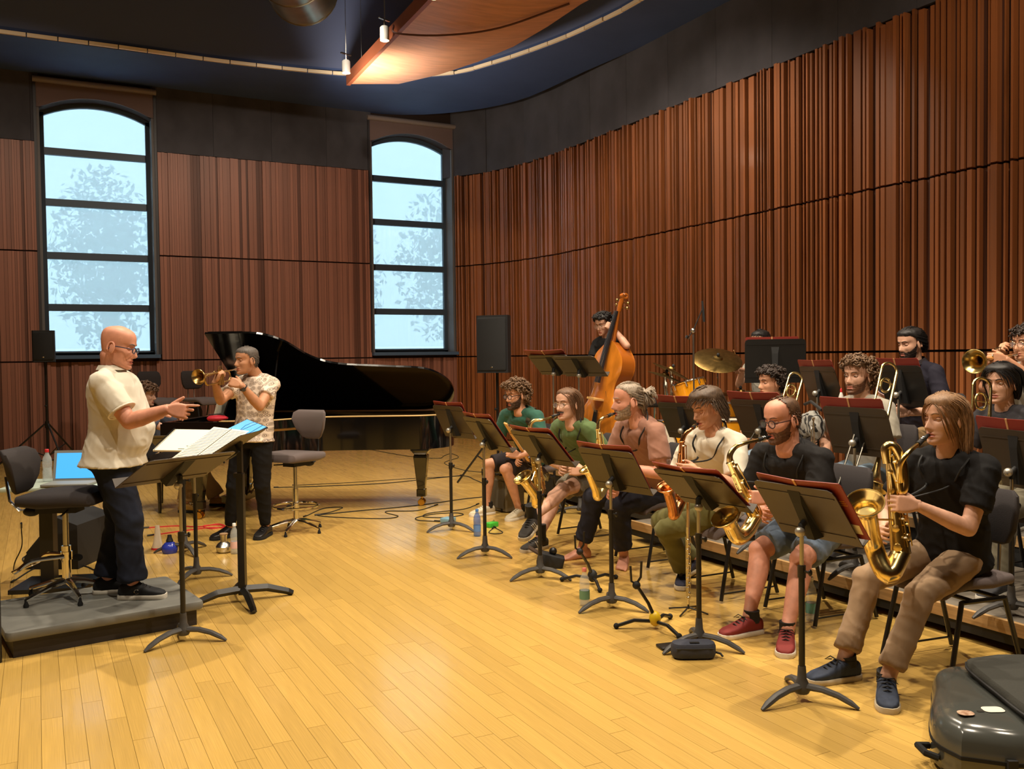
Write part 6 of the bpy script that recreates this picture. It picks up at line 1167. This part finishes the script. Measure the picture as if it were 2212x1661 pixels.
# ---- stage monitor wedge and other floor gear
t = thing('stage_monitor', 'black wedge stage monitor on the floor behind the podium', 'monitor', F(150, 1212), deg(150)); MB().prism([(-.22, 0), (.22, 0), (.20, .10), (-.06, .40), (-.22, .34)], -.28, .28, (0, 0, 0), (1, 0, 0), (0, 0, 1), (0, 1, 0)).build('cabinet', M_BLKM, t, smooth=False)
MB().box((.078, 0, .26), (.012, .50, .38), RY(-.72)).build('grille', mat('speaker_grille', (22, 23, 25), .75), t, smooth=False)
q = F(1088, 1110); t = thing('guitar_amplifier', 'grey guitar amplifier behind the guitarist\'s legs', 'amplifier', (q[0]+.12, q[1]+.25, 0), deg(190)); MB().loft(rbox((0, 0, .22), (.24, .44, .42), .02)).build('cabinet', mat('tweed_grey', (120, 112, 92), .8), t); MB().box((.125, 0, .18), (.008, .38, .28)).build('grille_cloth', mat('grille_cloth', (92, 86, 72), .9, bump=.3, bscale=300), t, smooth=False); MB().box((.122, 0, .385), (.012, .40, .06)).build('control_panel', M_SILV, t, smooth=False)
for i in range(6): MB().lathe([(.011, 0), (.011, .018)], (.127, -.16+.06*i, .385), (1, 0, 0), 10).build('dial', M_BLKM, t)
t = thing('effect_pedal', 'bright green effect pedal on the floor by the blue bottle', 'pedal', F(1062, 1138), deg(20)); MB().loft(rbox((0, 0, .022), (.12, .075, .045), .01)).build('case', mat('pedal_green', (60, 170, 50), .4), t); MB().lathe([(.010, .045), (.010, .058), (.007, .06)], (.03, 0, 0), n=10).build('switch', M_CHROME, t)
t = thing('tuner_pedal', 'pale blue pedal at the foot of the farthest music stand', 'pedal', F(968, 1128), deg(30)); MB().loft(rbox((0, 0, .022), (.12, .11, .045), .01)).build('case', mat('pedal_blue', (120, 160, 180), .4), t); MB().lathe([(.010, .045), (.010, .058), (.007, .06)], (.03, 0, 0), n=10).build('switch', M_CHROME, t)
# saxophone stands on the floor
def sax_stand(label, hub, yaw_, col, top_px, d_):
    t = thing('saxophone_stand', label, 'stand', hub); L = lambda p: np.array(p, float)-hub; tp = D(*top_px, d_)-hub
    mid = V(0, 0, .06); MB().tube([mid, mid+(tp-mid)*.35+V(0, 0, .02), tp], [.012, .010, .010], 8).build('arm', M_BLACK, t)
    for s_ in (-1, 1): e = unit(np.cross(tp, FW)); MB().tube([tp, tp+e*s_*.03+V(0, 0, .03), tp+e*s_*.035+V(0, 0, .12)], .007, 7).build('cradle_arm', M_BLACK, t)
    MB().ell(tp*.98, .024).build('joint', M_BLKM, t); MB().ell(mid, (.035, .035, .045)).build('hub', col, t)
    for i in range(3):
        a_ = yaw_+i*2.094; d = V(math.cos(a_), math.sin(a_), 0); g = MB().tube([V(0, 0, .045)+d*.02, d*.12+V(0, 0, .05), d*.22+V(0, 0, .018)], .011, 8).build('leg', M_BLACK, t); MB().ell(d*.225+V(0, 0, .017), (.017, .017, .017)).build('rubber_foot', M_RUBB, g)
sax_stand('black and yellow saxophone stand before the white shirted player', F(1415, 1358), deg(150), mat('stand_yellow', (214, 180, 30), .4), (1374, 1262), 5.25)
sax_stand('small black saxophone stand beside the half full bottle', F(1280, 1262), deg(130), M_BLKM, (1252, 1190), 6.2)
q = F(1487, 1322); t = thing('flute_stand', 'thin four legged peg stand holding the silver flute', 'stand', q)
for i in range(4): MB().tube([V(0, 0, .03), V(.13*math.cos(i*1.57+.5), .13*math.sin(i*1.57+.5), .006)], .005, 6).build('leg', M_BLACK, t)
MB().tube([(0, 0, .02), (0, 0, .18)], .006, 6).build('peg', M_BLACK, t)
fl_ = thing('flute', 'silver flute standing upright between two music stands', 'flute', (q[0], q[1], .05)); zt = .66
MB().tube([(0, 0, .0), (0, 0, .46)], .0098, 12).build('body', M_SILV, fl_); MB().tube([(0, 0, .46), (.004, 0, .64)], .0102, 12).build('head_joint', mat('pale_head_joint', (206, 178, 130), .25, .7), fl_); MB().tube([(0, 0, .44), (0, 0, .48)], .0118, 12).build('barrel', M_SILV, fl_); MB().lathe([(.012, 0), (.013, .01), (.004, .03)], (.004, 0, .63), n=12).build('crown', M_SILV, fl_)
for i in range(13): nn_ = unit(-FW+RT*(.5 if i % 2 else -.4)); MB().lathe([(.0085, 0), (.009, .003), (.006, .006)], V(0, 0, .04+.03*i)+nn_*.011, nn_, 10).build('key', M_SILV, fl_)
for s_ in (-1, 1): MB().tube([V(0, 0, .03)+RT*s_*.013-FW*.006, V(0, 0, .42)+RT*s_*.013-FW*.006], .0025, 6).build('key_rod', M_SILV, fl_)
# pouch, wallet, rear stand box
q = F(1500, 1424); t = thing('zip_pouch', 'navy zipped pouch lying by the second nearest music stand', 'pouch', (q[0], q[1], .0), -YAW)
MB().loft(rbox((0, .03, .045), (.235, .11, .088), .05)).build('body', mat('navy_nylon', (52, 56, 70), .75, bump=.15), t); MB().torus((0, .03, .058), .1, .003, n=4).build('seam', M_BLKM, t) if 0 else None
MB().tube([(-.10, -.022, .062), (0, -.027, .062), (.10, -.022, .062)], .003, 5).build('zip', M_BLKM, t); MB().box((.0, .0, .0895), (.05, .02, .002)).build('badge', M_BLKM, t, smooth=False); MB().tube([(.115, .02, .03), (.14, .01, .025), (.15, 0, .012)], .006, 5).build('zip_pull', M_BLKM, t)
q = F(1452, 1398); t = thing('wallet', 'flat black wallet lying beside the navy pouch', 'wallet', (q[0], q[1], 0), -.2); MB().loft(rbox((0, 0, .008), (.16, .09, .014), .01)).build('cover', M_BLACK, t); MB().box((0, -.04, .016), (.12, .004, .002)).build('stitching', M_BLKM, t, smooth=False)
q = F(1198, 1228); t = thing('pedal_case', 'open black gig case leaning at the third music stand', 'case', (q[0], q[1]+.06, 0), -.5); MB().loft(rbox((0, 0, .05), (.20, .13, .10), .02, RY(.25))).build('shell', M_BLKM, t); MB().box((-.08, 0, .10), (.20, .10, .012), RY(.55)).build('flap', mat('worn_brown', (70, 54, 42), .7), t, smooth=False); MB().ell((.02, .0, .12), (.03, .03, .03)).build('knob', M_BLACK, t)
# ---- saxophone case and bag at the lower right
q = F(2110, 1606); t = thing('saxophone_case', 'dark glossy saxophone case with stickers at the lower right', 'case', V(*(F(2112, 1602, .19)[:2]-(RZ(deg(-28)) @ V(-.17, -.16, 0))[:2]), 0), deg(-28)); CP = V(*t.location); M_CASE = mat('case_shell', (72, 74, 70), .18, coat=.4)
s1, s2, s3 = [RZ(deg(28)) @ (F(a_, b_, .227)-CP) for a_, b_ in ((2145, 1533), (2086, 1540), (2118, 1536))]
sh_ = spline([(-.20, -.10, 0), (-.235, .02, 0), (-.20, .16, 0), (-.10, .36, 0), (.0, .56, 0), (.12, .62, 0), (.24, .52, 0), (.30, .30, 0), (.33, .05, 0), (.28, -.12, 0), (.10, -.17, 0), (-.08, -.16, 0)], 4)[:-1]
ol = [(p[0], p[1]) for p in sh_]; c_ = np.mean(ol, 0)
MB().loft([[(c_[0]+(p[0]-c_[0])*k_, c_[1]+(p[1]-c_[1])*k_, z_) for p in ol] for z_, k_ in ((.0, .90), (.01, .96), (.03, 1), (.10, 1.0))]).build('lower_shell', M_CASE, t); MB().loft([[(c_[0]+(p[0]-c_[0])*k_, c_[1]+(p[1]-c_[1])*k_, z_) for p in ol] for z_, k_ in ((.105, 1.0), (.16, .985), (.195, .93), (.215, .84), (.225, .6), (.228, .1))]).build('upper_shell', M_CASE, t); MB().loft([[(c_[0]+(p[0]-c_[0])*k_, c_[1]+(p[1]-c_[1])*k_, z_) for p in ol] for z_, k_ in ((.096, 1.008), (.11, 1.008))]).build('seam_band', M_RUBB, t)
MB().loft([[(s1[0]+p[0]*k_*1.05, s1[1]+p[1]*k_, .2275+z_) for p in rrect(.075, .055, .018)] for z_, k_ in ((0, 1), (.0015, 1))]).build('white_sticker', mat('white_sticker', (226, 222, 206), .5), t); MB().loft([[(s2[0]+p[0]*k_, s2[1]+p[1]*k_, .2265+z_) for p in rrect(.06, .05, .022)] for z_, k_ in ((0, 1), (.0015, 1), (.0018, .3))]).build('emblem_sticker', mat('emblem_sticker', (204, 176, 150), .5, rgb2=(150, 110, 84), vscale=50), t); MB().loft([[(s3[0]+p[0]*k_, s3[1]+p[1]*k_, .2268+z_) for p in rrect(.028, .014, .006)] for z_, k_ in ((0, 1), (.0012, 1))]).build('badge', M_STEEL, t)
MB().tube([(-.235, .0, .06), (-.275, .02, .07), (-.275, .09, .07), (-.225, .11, .06)], .014, 8).build('handle', M_RUBB, t)
for x_ in (-.05, .17): MB().box((x_, -.172, .10), (.035, .014, .05)).build('latch', M_BLKM, t, smooth=False)
q = F(2088, 1432, .25); bg = thing('gig_bag', 'flat dark green padded bag lying over the saxophone case', 'bag', (q[0], q[1], .23), deg(-37)); ol = [(p[0], p[1]) for p in spline([(0, 0, 0), (-.02, -.1, 0), (.0, -.35, 0), (.03, -.6, 0), (.1, -.72, 0), (.36, -.74, 0), (.44, -.5, 0), (.44, 0, 0), (.3, .08, 0), (.08, .06, 0)], 4)][:-1]; c_ = np.mean(ol, 0)
MB().loft([[(c_[0]+(p[0]-c_[0])*k_, c_[1]+(p[1]-c_[1])*k_, z_) for p in ol] for z_, k_ in ((0, .97), (.012, 1.0), (.035, .99), (.05, .93), (.056, .7), (.057, .1))]).build('shell', mat('bag_green', (48, 48, 42), .85, bump=.2, bscale=120), bg); MB().tube([(c_[0]+(p[0]-c_[0])*1.005, c_[1]+(p[1]-c_[1])*1.005, .02) for p in ol+ol[:1]], .006, 6).build('piping', M_BLKM, bg)
# ---- striped jacket on the riser chair behind the stands
q = D(1752, 905, 6.75); t = thing('striped_jacket', 'grey and black striped jacket draped behind the bald saxophonist', 'jacket', q); mb = MB()
for i in range(5): mb.ell(V(.03*i-.06, .06*i-.12, -.05+.02*math.sin(i)), (.04, .055, .10), n=14, m=10)
co, fs, no = remesh(mb, .012, 3); co = wrinkle(co, no, .012, 9, 3.); m_ = cloth('striped_cloth', (150, 148, 142)); nt = m_.node_tree; wv = nt.nodes.new('ShaderNodeTexWave'); wv.inputs['Scale'].default_value = 9; wv.inputs['Distortion'].default_value = 5; rp = nt.nodes.new('ShaderNodeValToRGB'); rp.color_ramp.elements[0].position = .28; rp.color_ramp.elements[0].color = srgb(30, 28, 28); rp.color_ramp.elements[1].position = .34; rp.color_ramp.elements[1].color = srgb(150, 148, 142); tc = nt.nodes.new('ShaderNodeTexCoord'); nt.links.new(tc.outputs['Object'], wv.inputs[0]); nt.links.new(wv.outputs['Fac'], rp.inputs[0]); nt.links.new(rp.outputs[0], nt.nodes['Principled BSDF'].inputs['Base Color'])
mesh_obj('drape', co, fs, m_, t); MB().tube([V(-.10, -.2, .08), V(0, 0, .13), V(.10, .16, .10)], .012, 8).build('collar', M_BLKM, t)
# ---- cables on the floor
def cable(label, px, r=.0045, m=M_RUBB, z=.004, plug=None):
    pts = spline([F(a, b, z) for a, b in px], 8); t = thing('cable', label, 'cable', pts[0]); MB().tube([p-pts[0] for p in pts], r, 6).build('sheath', m, t)
    for e_, e2 in ((pts[0], pts[1]), (pts[-1], pts[-2])): d = unit(e_-e2); MB().tube([e_-pts[0]-d*.01+V(0, 0, .004), e_-pts[0]+d*.05+V(0, 0, .004)], .008, 8).build('plug', M_BLACK, t)
cable('thin black cable running straight under the piano toward the guitarist', [(600, 1053), (700, 1050), (830, 1044), (930, 1034), (1000, 1028), (1025, 1036), (1045, 1045)], .006)
cable('upper thin black cable crossing the floor under the piano', [(640, 1048), (760, 1042), (880, 1034), (960, 1030), (995, 1027)], .004)
cable('long black cable from the stool to the guitar pedals', [(690, 1112), (780, 1103), (860, 1096), (930, 1088), (1000, 1078), (1060, 1072)], .006)
cable('looping black cable with a silver plug by the stool', [(660, 1115), (700, 1098), (740, 1096), (715, 1106), (685, 1113), (740, 1118), (830, 1120), (860, 1115), (835, 1108), (840, 1104), (900, 1103), (940, 1092)], .005)
cable('coiled black cable left of the farthest music stand', [(940, 1126), (905, 1124), (900, 1118), (940, 1110), (985, 1108), (1000, 1112), (960, 1118), (915, 1116), (930, 1108), (1000, 1100), (1030, 1090)], .005)
cable('curled cable looping beside the green pedal', [(1070, 1140), (1086, 1150), (1070, 1153), (1056, 1150), (1064, 1142)], .004)
cable('red cable bundled on the floor behind the soloist', [(320, 1140), (380, 1136), (430, 1138), (470, 1132), (485, 1137), (455, 1142), (440, 1136), (475, 1134), (488, 1140), (452, 1140), (400, 1146), (330, 1156)], .007, mat('red_sheath', (186, 36, 34), .6))
cable('black cable tangled on the floor behind the podium', [(30, 1255), (70, 1230), (95, 1225), (60, 1218), (50, 1205), (80, 1195), (120, 1214), (180, 1222), (205, 1232)], .006)
cable('dark cable curling on the far floor behind the piano leg', [(800, 971), (880, 985), (945, 990), (960, 984), (975, 980), (990, 988), (960, 1000), (1000, 1015), (1040, 1020)], .005)
t = thing('hanging_cable', 'thin black lead hanging from the podium chair to the floor', 'cable', F(45, 1140, .5)); b_ = F(45, 1140, .5); MB().tube([p-b_ for p in spline([F(46, 1140, .55), F(47, 1180, .35), F(32, 1215, .2), F(28, 1240, .02)], 8)], .004, 6).build('sheath', M_RUBB, t); MB().tube([F(46, 1140, .55)-b_, F(46, 1130, .60)-b_], .007, 6).build('plug', M_BLACK, t)
# ---- trees outside the windows
M_LEAF = mat('leaf', (104, 132, 116), .8, var=.4, vscale=3); M_BARK = mat('bark', (70, 56, 44), .9)
def tree(label, p, h_, r, seed):
    t = thing('tree', label, 'tree', p, 0, 'trees outside the windows'); rg = random.Random(seed); MB().tube([(0, 0, 0), (.2, 0, h_*.5), (.1, .2, h_*.85)], [.3, .22, .08], 8).build('trunk', M_BARK, t); mb = MB()
    for i in range(2200):
        u_ = unit(V(rg.gauss(0, 1), rg.gauss(0, 1), rg.gauss(0, 1))); c = V(0, 0, h_*.62)+u_*V(r, r, h_*.38)*rg.uniform(.45, 1.05); a_ = unit(V(rg.gauss(0, 1), rg.gauss(0, 1), rg.gauss(0, 1))); b_ = unit(np.cross(a_, u_)); s_ = rg.uniform(.07, .18)
        mb.add([c-a_*s_, c-b_*s_*.6, c+a_*s_, c+b_*s_*.6], [(0, 1, 2, 3)])
    o = mb.build('foliage', M_LEAF, t, smooth=False); o['kind'] = 'stuff'
for (a, h_, r, sd, l) in ((-1.6, 6.3, 1.3, 1, 'left pane tree seen faintly through the first window'), (1.9, 7.6, 1.5, 2, 'tall tree seen faintly through the middle of the first window'), (5.0, 5.6, 1.3, 3, 'lower tree at the right of the first window'), (13.6, 7.9, 2.2, 4, 'broad tree seen faintly through the second window'), (18.6, 7.4, 2.2, 5, 'tree at the right side of the second window'), (8.8, 7.0, 2.0, 6, 'tree between the two windows outside')):
    tree(l, (a, YB+14, 0), h_, r, sd)
struct(MB().box((5, YB+40, -.3), (120, 79, .2)).build('ground_outside', mat('grass_outside', (120, 132, 96), .9), smooth=False))
